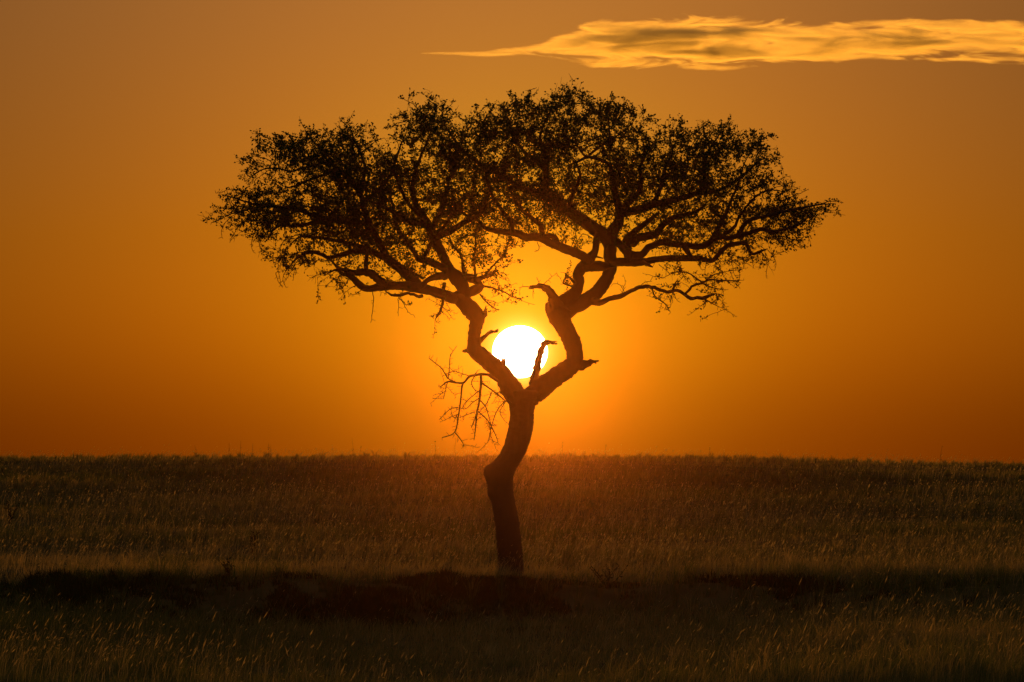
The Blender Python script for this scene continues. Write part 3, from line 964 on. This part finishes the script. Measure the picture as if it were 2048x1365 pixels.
# leafy shoots that stick out of the crown's outline
EDGE = [
    [(520, 415), (495, 390), (465, 379), (432, 388)], [(485, 420), (455, 432), (424, 447)], [(540, 322), (510, 314), (482, 318)], [(550, 302), (530, 296), (512, 294)],
    [(560, 296), (535, 276), (517, 268)], [(590, 292), (576, 270), (562, 262)], [(622, 292), (612, 266), (602, 244)], [(650, 292), (645, 272)], [(704, 290), (690, 252), (679, 235)],
    [(702, 280), (720, 260), (735, 240)], [(720, 292), (745, 283), (769, 277)], [(815, 242), (785, 252), (765, 258)], [(850, 232), (828, 210), (802, 196)], [(868, 232), (872, 212), (871, 199)],
    [(882, 232), (895, 215), (907, 203)], [(942, 252), (925, 240), (916, 226)], [(962, 242), (966, 216), (985, 207)], [(1040, 222), (1030, 192), (1013, 183)], [(1052, 204), (1060, 182), (1072, 177)],
    [(1120, 202), (1126, 185), (1127, 175)], [(1135, 202), (1141, 180)], [(1165, 212), (1166, 186)], [(1220, 217), (1223, 190)], [(1242, 227), (1255, 200)], [(1270, 232), (1262, 206)],
    [(1330, 272), (1330, 245)], [(1350, 272), (1361, 254)], [(1412, 276), (1406, 248)], [(1432, 272), (1442, 248), (1446, 240)], [(1450, 272), (1462, 243)], [(1500, 302), (1518, 280), (1530, 270)],
    [(1512, 312), (1532, 295)], [(1520, 332), (1545, 318), (1556, 326)], [(1560, 402), (1592, 390), (1615, 380)], [(1602, 416), (1640, 409), (1662, 403), (1686, 406)], [(1560, 452), (1590, 472), (1605, 496)],
    [(1540, 466), (1580, 478), (1601, 485)], [(1490, 472), (1500, 500)], [(640, 502), (600, 505), (560, 514), (525, 519)], [(660, 521), (625, 521), (590, 531)], [(700, 542), (672, 556), (648, 576)],
    [(704, 550), (690, 570), (672, 583)], [(714, 546), (685, 542), (640, 546)], [(735, 570), (716, 585), (700, 591)], [(800, 597), (815, 611), (826, 606)], [(1440, 504), (1470, 512), (1492, 522)],
    [(1500, 504), (1496, 522)], [(1005, 520), (1010, 500), (1030, 480)], [(950, 500), (975, 490), (1000, 495)], [(930, 530), (960, 515), (1000, 510)], [(478, 400), (465, 415), (437, 418)], [(490, 345), (505, 330), (492, 325)],
]


def make_edge():
    N = np.array(nodes)
    pn = project(N)
    s = Soup()
    for poly in EDGE:
        a, b = poly[0]
        j = np.argmin((pn[0] - a) ** 2 + (pn[1] - b) ** 2 + 400 * (N[:, 3] > 0.05))
        d = N[j, 1] - 100
        q = [(pn[0][j], pn[1][j])] + poly
        n = len(q)
        P = lift([(x, y, 1.3 - 0.8 * i / (n - 1)) for i, (x, y) in enumerate(q)], d, d + random.uniform(-0.2, 0.2))
        R = catmull(P, 0.04)
        R[:, :3] += rng.normal(0, 0.006, (len(R), 3))
        R[:, 3] = np.clip(R[:, 3], 0.003, None)
        s.add(*tube(R[:, :3], R[:, 3], 5, 0.05))
        thorny(s, R, 0.08, 0.05)
        k0 = len(R) // 3
        leafy.append((R[k0:], 1.0))
        for r in R[k0::4]:
            # short side shoots with leaves
            dv = rng.normal(0, 1, 3)
            dv /= np.linalg.norm(dv)
            l = random.uniform(0.05, 0.13)
            seg = np.array([r[:3], r[:3] + dv * l * .5, r[:3] + dv * l])
            s.add(*tube(seg, np.array([0.0035, 0.003, 0.0022]), 3, 0, False))
            leafy.append((np.hstack([seg, np.full((3, 1), .003)]), 1.1))
    o = s.build('edge_shoots', BARK, tree, False, TREE_LOC)
    o['kind'] = 'stuff'


make_edge()


def leaf_blades(LP, LD):
    n = len(LP)
    ax = LD * 0.5 + rng.normal(0, 0.7, (n, 3))
    ax /= np.linalg.norm(ax, axis=1)[:, None]
    nr = rng.normal(0, 1, (n, 3)) + np.array([0, 0, 0.4])
    sd = np.cross(ax, nr)
    sd /= np.linalg.norm(sd, axis=1)[:, None] + 1e-9
    up = np.cross(sd, ax)
    ln = rng.uniform(0.030, 0.054, n)[:, None]
    wd = ln * rng.uniform(0.25, 0.36, n)[:, None]
    V = np.empty((n, 6, 3))
    V[:, 0] = LP
    V[:, 1] = LP + ax * ln * 0.45 + sd * wd * 0.8 + up * wd * 0.3
    V[:, 2] = LP + ax * ln * 0.80 + sd * wd + up * wd * 0.3
    V[:, 3] = LP + ax * ln
    V[:, 4] = LP + ax * ln * 0.80 - sd * wd + up * wd * 0.3
    V[:, 5] = LP + ax * ln * 0.45 - sd * wd * 0.8 + up * wd * 0.3
    bidx = np.arange(n)[:, None] * 6
    Q = np.concatenate([bidx + np.array([[0, 1, 2, 3]]), bidx + np.array([[0, 3, 4, 5]])])
    return V, Q


LEAVES_PER_TAU = 222


def make_crown(n_spray=6400):
    tau = -np.log(1 - np.minimum(CM / 10 * 0.97, 0.93))
    p = tau.ravel() / tau.sum()
    idx = rng.choice(len(p), n_spray, p=p)
    pj = 400 + (idx % CM.shape[1] + rng.random(n_spray)) * 25
    pi = 150 + (idx // CM.shape[1] + rng.random(n_spray)) * 25
    pi += 9          # shoots rise above their aim, so aim a little lower
    half = 2.9 * np.sqrt(np.clip(1 - ((pj - 1040) / 660) ** 2, 0.03, 1)) * np.clip(1.1 - np.abs(pi - 360) / 420, 0.3, 1)
    dep = 100 + half * rng.uniform(-1, 1, n_spray)
    N0 = np.array(nodes)
    pn = project(N0)
    sel = (pn[1] < 600) & (N0[:, 3] < 0.085)
    N = N0[sel]
    # pull the depth towards the nearest limb so that sprays sit on wood
    T = np.array([at(a, b, c) for a, b, c in zip(pj, pi, dep)])
    wgt = np.array([1, 0.55, 1])
    dist = np.empty(n_spray)
    for s in range(0, n_spray, 200):
        D = ((T[s:s + 200, None] - N[None, :, :3]) * wgt)
        dist[s:s + 200] = np.sqrt((D ** 2).sum(-1)).min(1)
    order = np.argsort(dist)
    T = T[order]
    twigs = Soup()
    LP, LD = [], []
    NP, NR = N[:, :3].copy(), N[:, 3].copy()
    batch = 60
    for s in range(0, n_spray, batch):
        tt = T[s:s + batch]
        D = (tt[:, None] - NP[None]) * wgt
        # prefer wood that lies lower / further in, so shoots point up and out
        d2 = np.sqrt((D ** 2).sum(-1)) + 0.25 * np.clip(NP[None, :, 2] - tt[:, None, 2], 0, None)
        j = d2.argmin(1)
        newP, newR = [], []
        for q, a in zip(tt, j):
            A, ra = NP[a], NR[a]
            v = q - A
            L = np.linalg.norm(v)
            if L < 0.05:
                q = q + rng.normal(0, 0.1, 3)
                v = q - A
                L = np.linalg.norm(v)
            if L > 1.5:
                # too far from wood in depth: bring it nearer along the line of sight
                q = q.copy()
                sgn = (A[1] + (q[1] - A[1]) * 0.35) / q[1]
                q = np.array([q[0] * sgn, q[1] * sgn, EYE + (q[2] - EYE) * sgn])
                v = q - A
                L = np.linalg.norm(v)
            mid = A + v * 0.5 + np.array([0, 0, 0.10 * L]) + rng.normal(0, 0.07 * L, 3)
            tseg = np.linspace(0, 1, max(4, int(L / 0.07)))[:, None]
            C = A * (1 - tseg) ** 2 + 2 * mid * tseg * (1 - tseg) + q * tseg ** 2
            C[1:-1] += rng.normal(0, 0.008, C[1:-1].shape)
            r0 = min(ra * 0.8, 0.005 + 0.011 * L)
            rr = np.linspace(r0, 0.0028, len(C))
            twigs.add(*tube(C, rr, 4, 0, False))
            newP.append(C[1:])
            newR.append(rr[1:])
            # leaf sites along the outer part
            out = v / (L + 1e-6)
            k = int(3 + min(L, 0.7) * 26)
            ts = 1 - rng.random(k) ** 1.3 * 0.85
            LP.append(np.stack([np.interp(ts, tseg[:, 0], C[:, c]) for c in range(3)], 1))
            LD.append(np.repeat(out[None], k, 0))
            # side shoots
            for _ in range(random.choice((2, 3, 3, 4))):
                u = random.uniform(0.35, 1.0)
                b0 = np.array([np.interp(u, tseg[:, 0], C[:, c]) for c in range(3)])
                dv = out * 0.7 + rng.normal(0, 0.75, 3) + np.array([0, 0, 0.10])
                dv /= np.linalg.norm(dv)
                l = random.uniform(0.07, 0.20)
                b1 = b0 + dv * l * .5 + rng.normal(0, .012, 3)
                b2 = b0 + dv * l
                twigs.add(*tube(np.array([b0, b1, b2]), np.array([0.0035, 0.003, 0.0022]), 3, 0, False))
                k = int(3 + l * 30)
                us = rng.random(k)[:, None]
                LP.append(b0 * (1 - us) + b2 * us)
                LD.append(np.repeat(dv[None], k, 0))
        NP = np.vstack([NP] + newP)
        NR = np.concatenate([NR] + newR)
    LP, LD = np.vstack(LP), np.vstack(LD)
    # thin the leaves where the photograph shows gaps
    a, b = project(LP)
    # as many leaves per cell as its cover in the photograph asks for
    i = ((b - 150 + rng.normal(0, 4, len(b))) / 25).astype(int).clip(0, CM.shape[0] - 1)
    j = ((a - 400 + rng.normal(0, 4, len(b))) / 25).astype(int).clip(0, CM.shape[1] - 1)
    have = np.zeros(CM.shape)
    np.add.at(have, (i, j), 1)
    want = tau * LEAVES_PER_TAU
    keep = rng.random(len(a)) < (np.maximum(want, 0.5) / np.maximum(have, 1))[i, j]
    print('CANDIDATES', len(a), 'short cells', int((have < want * 0.8).sum()), 'of', int((want > 0).sum()))
    LP, LD = LP[keep], LD[keep]
    for R, dens in leafy:
        seg = np.linalg.norm(np.diff(R[:, :3], axis=0), axis=1).sum()
        k = int(seg / 0.022 * dens)
        if k and len(R) > 2:
            # small groups of leaves with bare wood between
            ts = np.clip(np.repeat(rng.random(max(1, k // 4)), 4) + rng.normal(0, 0.025, max(1, k // 4) * 4), 0.12, 1) * (len(R) - 1)
            q = np.stack([np.interp(ts, np.arange(len(R)), R[:, c]) for c in range(3)], 1)
            LP = np.vstack([LP, q])
            LD = np.vstack([LD, rng.normal(0, 0.5, q.shape) + np.array([0, 0, 0.8])])
    n = len(LP)
    print('LEAVES', n)
    LP = LP + rng.normal(0, 0.012, (n, 3))
    V, Q = leaf_blades(LP, LD)
    cr = mesh_np('crown', V.reshape(-1, 3), [Q], LEAF, tree, False, TREE_LOC)
    cr['kind'] = 'stuff'
    o = twigs.build('twigs', BARK, tree, False, TREE_LOC)
    o['kind'] = 'stuff'
    return NP


CROWN_NODES = make_crown()

# bare drooping shoots under the crown edges and thorny hangers
DROOP = [
    [(505, 418, 1.2), (478, 425, 1), (455, 441, .9), (443, 462, .8), (446, 478, .6)],
    [(520, 428, 1.2), (495, 435, 1), (478, 452, .9), (466, 470, .8), (459, 486, .6)],
    [(515, 452, 1.1), (507, 470, .9), (503, 488, .8), (506, 506, .6)],
    [(517, 455, 1.1), (516, 478, .9), (520, 495, .8), (525, 510, .6)],
    [(560, 450, 1.1), (545, 462, .9), (535, 472, .8), (525, 484, .6)],
    [(572, 495, 1.1), (560, 515, .9), (556, 535, .8), (560, 560, .7), (563, 574, .5)],
    [(580, 525, 1.1), (570, 545, .9), (566, 560, .8), (572, 576, .6)],
    [(596, 520, 1.1), (585, 538, .9), (575, 555, .8), (568, 566, .6)],
    [(588, 530, 1), (588, 548, .8), (586, 562, .6)],
    [(552, 545, 1.1), (556, 562, .8), (566, 574, .5)],
    [(548, 520, 1), (540, 512, .9), (527, 517, .8), (521, 522, .5)],
    [(555, 462, 1), (553, 472, .9), (556, 484, .6)],
    [(605, 470, 1.1), (580, 474, 1), (566, 484, .9), (560, 500, .6)],
    [(745, 578, 1.3), (747, 600, 1.2), (745, 622, 1), (742, 646, .7)],
    [(797, 596, 1.1), (797, 615, .9), (796, 632, .6)],
    [(800, 592, 1.2), (808, 610, 1), (818, 626, .8), (827, 630, .5)],
    [(882, 612, 1), (893, 622, .9), (907, 640, .6)],
    [(888, 588, 1), (893, 606, .9), (902, 622, .6)],
    [(540, 340, 1), (525, 350, .9), (511, 360, .8), (507, 374, .6)],
    [(555, 338, 1), (545, 355, .9), (527, 362, .6)],
    [(1500, 505, 1.1), (1505, 520, 1), (1506, 538, .7)],
    [(1528, 498, 1.1), (1532, 515, 1), (1534, 535, .9), (1532, 556, .6)],
    [(1535, 500, 1.1), (1548, 515, 1), (1552, 530, .8), (1549, 541, .5)],
    [(1528, 510, .9), (1520, 530, .8), (1517, 540, .5)],
    [(1462, 512, 1), (1464, 530, .9), (1470, 552, .6)],
    [(1455, 508, 1), (1468, 525, .9), (1482, 536, .6)],
    [(1415, 522, 1), (1411, 535, .9), (1410, 552, .6)],
    [(1429, 522, 1), (1432, 535, .9), (1440, 545, .6)],
    [(1600, 420, 1), (1622, 428, .9), (1638, 438, .6)],
    [(1605, 440, 1), (1625, 445, .9), (1642, 450, .6)],
    [(1545, 372, 1), (1562, 358, .9), (1580, 352, .6)],
    [(1540, 380, 1), (1565, 372, .9), (1592, 376, .6)],
    [(1575, 385, 1), (1580, 370, .9), (1584, 362, .6)],
    [(1287, 240, 1), (1285, 225, .9), (1278, 210, .6)],
    [(1288, 240, 1), (1305, 238, .9), (1321, 240, .6)],
    [(1496, 280, 1), (1493, 268, .9), (1490, 262, .6)],
    [(1500, 296, 1), (1530, 298, .9), (1553, 299, .5)],
    [(1520, 455, 1), (1550, 470, .9), (1575, 480, .8), (1603, 498, .6)],
    [(1067, 574, 1.3), (1050, 574, 1), (1040, 576, .8), (1039, 590, .6)],
    [(1080, 571, 1.2), (1076, 562, .9), (1073, 555, .6)],
    [(1086, 570, 1.2), (1094, 562, .9), (1107, 551, .6)],
    [(1067, 575, 1), (1066, 585, .8), (1066, 592, .5)],
    [(1345, 586, 1.3), (1342, 600, 1), (1341, 615, .6)],
    [(1347, 586, 1.1), (1352, 597, .8), (1355, 602, .5)],
    [(1328, 586, 1.1), (1318, 596, .9), (1334, 610, .6)],
    [(1240, 594, 1), (1247, 580, .9), (1250, 560, .7), (1246, 549, .5)],
    [(1279, 574, 1), (1290, 565, .9), (1304, 563, .6)],
    [(1250, 588, 1), (1240, 570, .9), (1226, 568, .6)],
    [(1318, 530, 1), (1330, 538, .9), (1340, 548, .6)],
    [(1354, 524, 1), (1362, 540, .9), (1372, 545, .6)],
    [(1140, 520, 1), (1143, 527, .8)],
    [(1075, 484, 1), (1078, 500, .9), (1069, 503, .6)],
    [(1140, 503, 1.2), (1148, 480, 1.2), (1152, 462, 1.2), (1154, 450, 1)],
    [(1145, 500, 1.2), (1165, 470, 1.1), (1185, 478, 1), (1192, 492, .8)],
    [(1157, 508, 1), (1155, 490, .9), (1153, 470, .7)],
]


def make_droop():
    s = Soup()
    lv = []
    for poly in DROOP:
        a, b, _ = poly[0]
        # depth of the nearest wood in the picture
        pn = project(CROWN_NODES)
        j = np.argmin((pn[0] - a) ** 2 + (pn[1] - b) ** 2)
        d = CROWN_NODES[j, 1] - 100
        P = lift(poly, d, d + random.uniform(-0.25, 0.25))
        R = catmull(P, 0.03)
        R[:, :3] += rng.normal(0, 0.004, (len(R), 3))
        R[:, 3] = np.clip(R[:, 3] * 0.7, 0.003, None)
        V, Q, T = tube(R[:, :3], R[:, 3], 4, 0.05)
        s.add(V, Q, T)
        thorny(s, R, 0.05, 0.05)
    o = s.build('drooping_shoots', BARK, tree, False, TREE_LOC)
    o['kind'] = 'stuff'


make_droop()


# ------------------------------------------------------------------ herbs and weeds
def herb(name, label, cat, px, row_base, y, height, spread, stems, group=None, leaves=26):
    x = (px - 1024) * K * y
    z = float(ground_z(x, y))
    o = bpy.data.objects.new(name, None)
    COL.objects.link(o)
    o.location = (x, y, z)
    tag(o, label, cat, group)
    st, lf = Soup(), []
    for i in range(stems):
        a = random.uniform(0, 6.28)
        l = height * random.uniform(0.6, 1.0)
        tip = np.array([x + math.cos(a) * spread * random.random(), y + math.sin(a) * spread * random.random(), z + l])
        base = np.array([x, y, z - 0.03])
        mid = (base + tip) / 2 + np.array([random.uniform(-.05, .05), 0, 0.05 * height])
        C = catmull(np.array([base, mid, tip]), 0.06)
        st.add(*tube(C, np.linspace(0.009, 0.004, len(C)), 5, 0.05, False))
        for q in range(leaves):
            u = random.uniform(0.2, 1.0)
            p = C[min(len(C) - 1, int(u * len(C)))]
            d = rng.normal(0, 1, 3) + np.array([0, 0, .4])
            d /= np.linalg.norm(d)
            w = np.cross(d, rng.normal(0, 1, 3))
            w /= np.linalg.norm(w)
            L = random.uniform(0.03, 0.08)
            lf.append([p, p + d * L * .5 + w * L * .2, p + d * L, p + d * L * .5 - w * L * .2])
    st.build('stem', WEED, o, False, o.location)
    V = np.array(lf).reshape(-1, 3)
    n = len(lf)
    mesh_np('leaves', V, [np.arange(n * 4).reshape(n, 4)], WEED, o, False, o.location)


herb('leafy_herb', 'small dark leafy herb left of the trunk above the shaded bank', 'herb', 507, 1085, 118, 0.42, 0.22, 5, None, 14)
herb('shrub', 'dark low shrub at the left edge of the plain', 'shrub', 18, 1040, 142, 0.55, 0.5, 8, None, 18)
herb('leafy_herb', 'dark bushy herb on the left rim of the shaded bank', 'herb', 462, 1160, 96.0, 0.36, 0.22, 6, None, 16)
herb('leafy_herb', 'dark spreading herb just right of the tree base', 'herb', 1215, 1165, 95.8, 0.34, 0.40, 9, None, 9)
herb('leafy_herb', 'dark sparse herb on the far right slope', 'herb', 1590, 985, 190, 0.5, 0.4, 6, None, 10)

for i, (px, hgt) in enumerate([(391, .42), (458, .40), (482, .46), (507, .38), (537, .44), (541, .40), (705, .55), (722, .40), (868, .42), (912, .44), (1125, .52), (1210, .40), (1420, .42), (1882, .46)]):
    herb('weed_stalk', 'thin dark weed stalk standing above the grass on the skyline', 'weed', px, 0, CREST - 6 + (i % 4) * 2, hgt + 0.42, 0.05, 1, 'weed stalks along the skyline', 8)


# ------------------------------------------------------------------ the sun itself
def make_sun():
    D = 60000.0
    c = Vector((0, 0, EYE)) + sun_dir * D
    R = D * math.tan(math.radians(0.259))
    m, b, out = material('sun_disc')
    e = b.n('ShaderNodeEmission')
    e.inputs[0].default_value = (1.0, 0.80, 0.50, 1)
    e.inputs[1].default_value = 5.0
    t = b.n('ShaderNodeBsdfTransparent')
    ad = b.n('ShaderNodeAddShader')
    b.link(e.outputs[0], ad.inputs[0])
    b.link(t.outputs[0], ad.inputs[1])
    b.link(ad.outputs[0], out.inputs[0])
    m.cycles.emission_sampling = 'NONE'
    nu, nv = 96, 48
    V, F = [], []
    th = np.linspace(0, math.pi, nv + 1)
    ph = np.arange(nu) / nu * 2 * math.pi
    P = np.stack([np.sin(th)[:, None] * np.cos(ph), np.sin(th)[:, None] * np.sin(ph), np.cos(th)[:, None] * 0.945 * np.ones(nu)], -1) * R
    i = np.arange(nv)[:, None] * nu
    j = np.arange(nu)[None]
    Q = np.stack([i + j, i + nu + j, i + nu + (j + 1) % nu, i + (j + 1) % nu], -1).reshape(-1, 4)
    o = mesh_np('sun', P.reshape(-1, 3) + np.array(c), [Q], m, None, True, c)
    tag(o, 'blinding white setting sun seen through the fork of the tree', 'sun')


make_sun()


# ------------------------------------------------------------------ clouds
def make_cloud(name, label, profile, half, density, D=12000.0, seed=0):
    """profile: (px, centre row, relative half height); a closed lens-shaped hull whose inside thins out raggedly to its rim"""
    k = K * D
    pr = np.array(profile, dtype=np.float64)
    x0, x1 = pr[0, 0], pr[-1, 0]
    rowmid = 85.0
    c0 = Vector(at((x0 + x1) / 2, rowmid, D))
    # hull: rings along the length
    px = np.linspace(x0, x1, 140)
    rc = np.interp(px, pr[:, 0], pr[:, 1])
    hh = np.interp(px, pr[:, 0], pr[:, 2]) * half
    S = 28
    a = np.arange(S) / S * 2 * math.pi
    V = []
    for p, r, h in zip(px, rc, hh):
        c = np.array(at(p, r, D))
        wob = 1 + 0.10 * vnoise(np.full(S, p / 23.0), a * 1.3 + seed, 5 + seed)
        hv = max(h, 0.6) * 1.15 * k * wob
        dp = max(h, 1.0) / half * 75.0 * wob
        V.append(np.stack([np.full(S, c[0]), c[1] + np.cos(a) * dp, c[2] + np.sin(a) * hv], 1))
    n = len(V)
    V = np.vstack(V + [np.array([at(x0 - 6, rc[0], D)]), np.array([at(x1 + 6, rc[-1], D)])])
    i = np.arange(n - 1)[:, None] * S
    j = np.arange(S)[None]
    Q = np.stack([i + j, i + S + j, i + S + (j + 1) % S, i + (j + 1) % S], -1).reshape(-1, 4)
    q = np.arange(S)
    T = np.vstack([np.stack([np.full(S, n * S), q, (q + 1) % S], 1), np.stack([np.full(S, n * S + 1), (n - 1) * S + (q + 1) % S, (n - 1) * S + q], 1)])
    m, b, out = material('cloud_vapour')
    g = b.n('ShaderNodeTexCoord')
    sp = b.n('ShaderNodeSeparateXYZ')
    b.link(g.outputs['Object'], sp.inputs[0])
    u = b.math('MULTIPLY_ADD', sp.outputs['X'], 1.0 / ((x1 - x0) * k), 0.5)

    def curve(vals, lo, hi):
        c = ramp(b, u, [((pxv - x0) / (x1 - x0), ((v - lo) / (hi - lo),) * 3) for pxv, v in zip(pr[:, 0], vals)])
        return b.math('MULTIPLY_ADD', c, hi - lo, lo)
    zc = b.math('MULTIPLY', b.math('SUBTRACT', rowmid, curve(pr[:, 1], 60, 120)), k)
    hz = b.math('MULTIPLY', b.math('MAXIMUM', curve(pr[:, 2], 0, 1.2), 0.03), half * k)
    t = b.math('DIVIDE', b.math('SUBTRACT', sp.outputs['Z'], zc), hz)
    t2 = b.math('MULTIPLY', t, t)
    mp = b.n('ShaderNodeMapping')
    mp.inputs['Scale'].default_value = (1 / 125, 1 / 220, 1 / 19)
    mp.inputs['Rotation'].default_value = (0, math.radians(1.5), 0)
    mp.inputs['Location'].default_value = (seed * 3.1, 0, seed * 1.7)
    b.link(g.outputs['Object'], mp.inputs[0])
    nz = b.n('ShaderNodeTexNoise')
    nz.inputs['Scale'].default_value = 1.0
    nz.inputs['Detail'].default_value = 9.0
    nz.inputs['Roughness'].default_value = 0.66
    nz.inputs['Distortion'].default_value = 0.7
    b.link(mp.outputs[0], nz.inputs['Vector'])
    m2 = b.n('ShaderNodeMapping')
    m2.inputs['Scale'].default_value = (1 / 330, 1 / 400, 1 / 34)
    m2.inputs['Location'].default_value = (7.3, 1.0, 2.2)
    b.link(g.outputs['Object'], m2.inputs[0])
    big = noise3(b, 1.0, 2, m2.outputs[0])
    nf = b.math('ADD', nz.outputs['Fac'], b.math('MULTIPLY', b.math('SUBTRACT', big, 0.5), 0.50))
    f = b.math('ADD', nf, b.math('MULTIPLY', b.math('SUBTRACT', 1.0, t2), 0.20))
    mr = b.n('ShaderNodeMapRange')
    mr.inputs['From Min'].default_value = 0.55
    mr.inputs['From Max'].default_value = 0.90
    mr.inputs['To Max'].default_value = density
    b.link(f, mr.inputs['Value'])
    v = b.n('ShaderNodeVolumePrincipled')
    v.inputs['Color'].default_value = (0.97, 0.91, 0.68, 1)
    v.inputs['Anisotropy'].default_value = 0.66
    b.link(mr.outputs[0], v.inputs['Density'])
    b.link(v.outputs[0], out.inputs['Volume'])
    m.cycles.volume_step_rate = 0.4
    o = mesh_np(name, V, [Q[:, ::-1], T[:, ::-1]], m, None, False, c0)
    tag(o, label, 'cloud')
    return o


make_cloud('cloud', 'long golden streak of cloud across the upper right sky', [
    (845, 107, 0.03), (900, 107, 0.06), (960, 108, 0.12), (1020, 105, 0.20), (1080, 101, 0.30), (1130, 93, 0.55), (1180, 84, 0.95), (1250, 82, 1.0), (1340, 83, 1.0), (1430, 84, 1.05),
    (1520, 83, 0.95), (1620, 82, 0.80), (1720, 78, 0.75), (1850, 79, 0.80), (1960, 82, 0.80), (2100, 84, 0.85), (2260, 86, 0.7), (2380, 88, 0.1)], 50.0, 0.042, seed=1)


# ------------------------------------------------------------------ haze
def make_haze():
    m, b, out = material('haze')
    v = b.n('ShaderNodeVolumePrincipled')
    v.inputs['Color'].default_value = (0.0110, 0.0046, 0.0022, 1)
    v.inputs['Density'].default_value = 4.0e-4      # smoky dust: absorbs far more than it scatters
    v.inputs['Anisotropy'].default_value = 0.990
    b.link(v.outputs[0], out.inputs['Volume'])
    x0, x1, y0, y1, z0, z1 = -76, 76, -18, 303, -3.5, 12
    V = np.array([[x, y, z] for x in (x0, x1) for y in (y0, y1) for z in (z0, z1)], dtype=float)
    Q = np.array([[0, 1, 3, 2], [4, 6, 7, 5], [0, 4, 5, 1], [2, 3, 7, 6], [0, 2, 6, 4], [1, 5, 7, 3]])
    o = mesh_np('haze', V, [Q], m)
    tag(o, 'thin warm dusk haze over the plain', None, None, 'stuff')


make_haze()
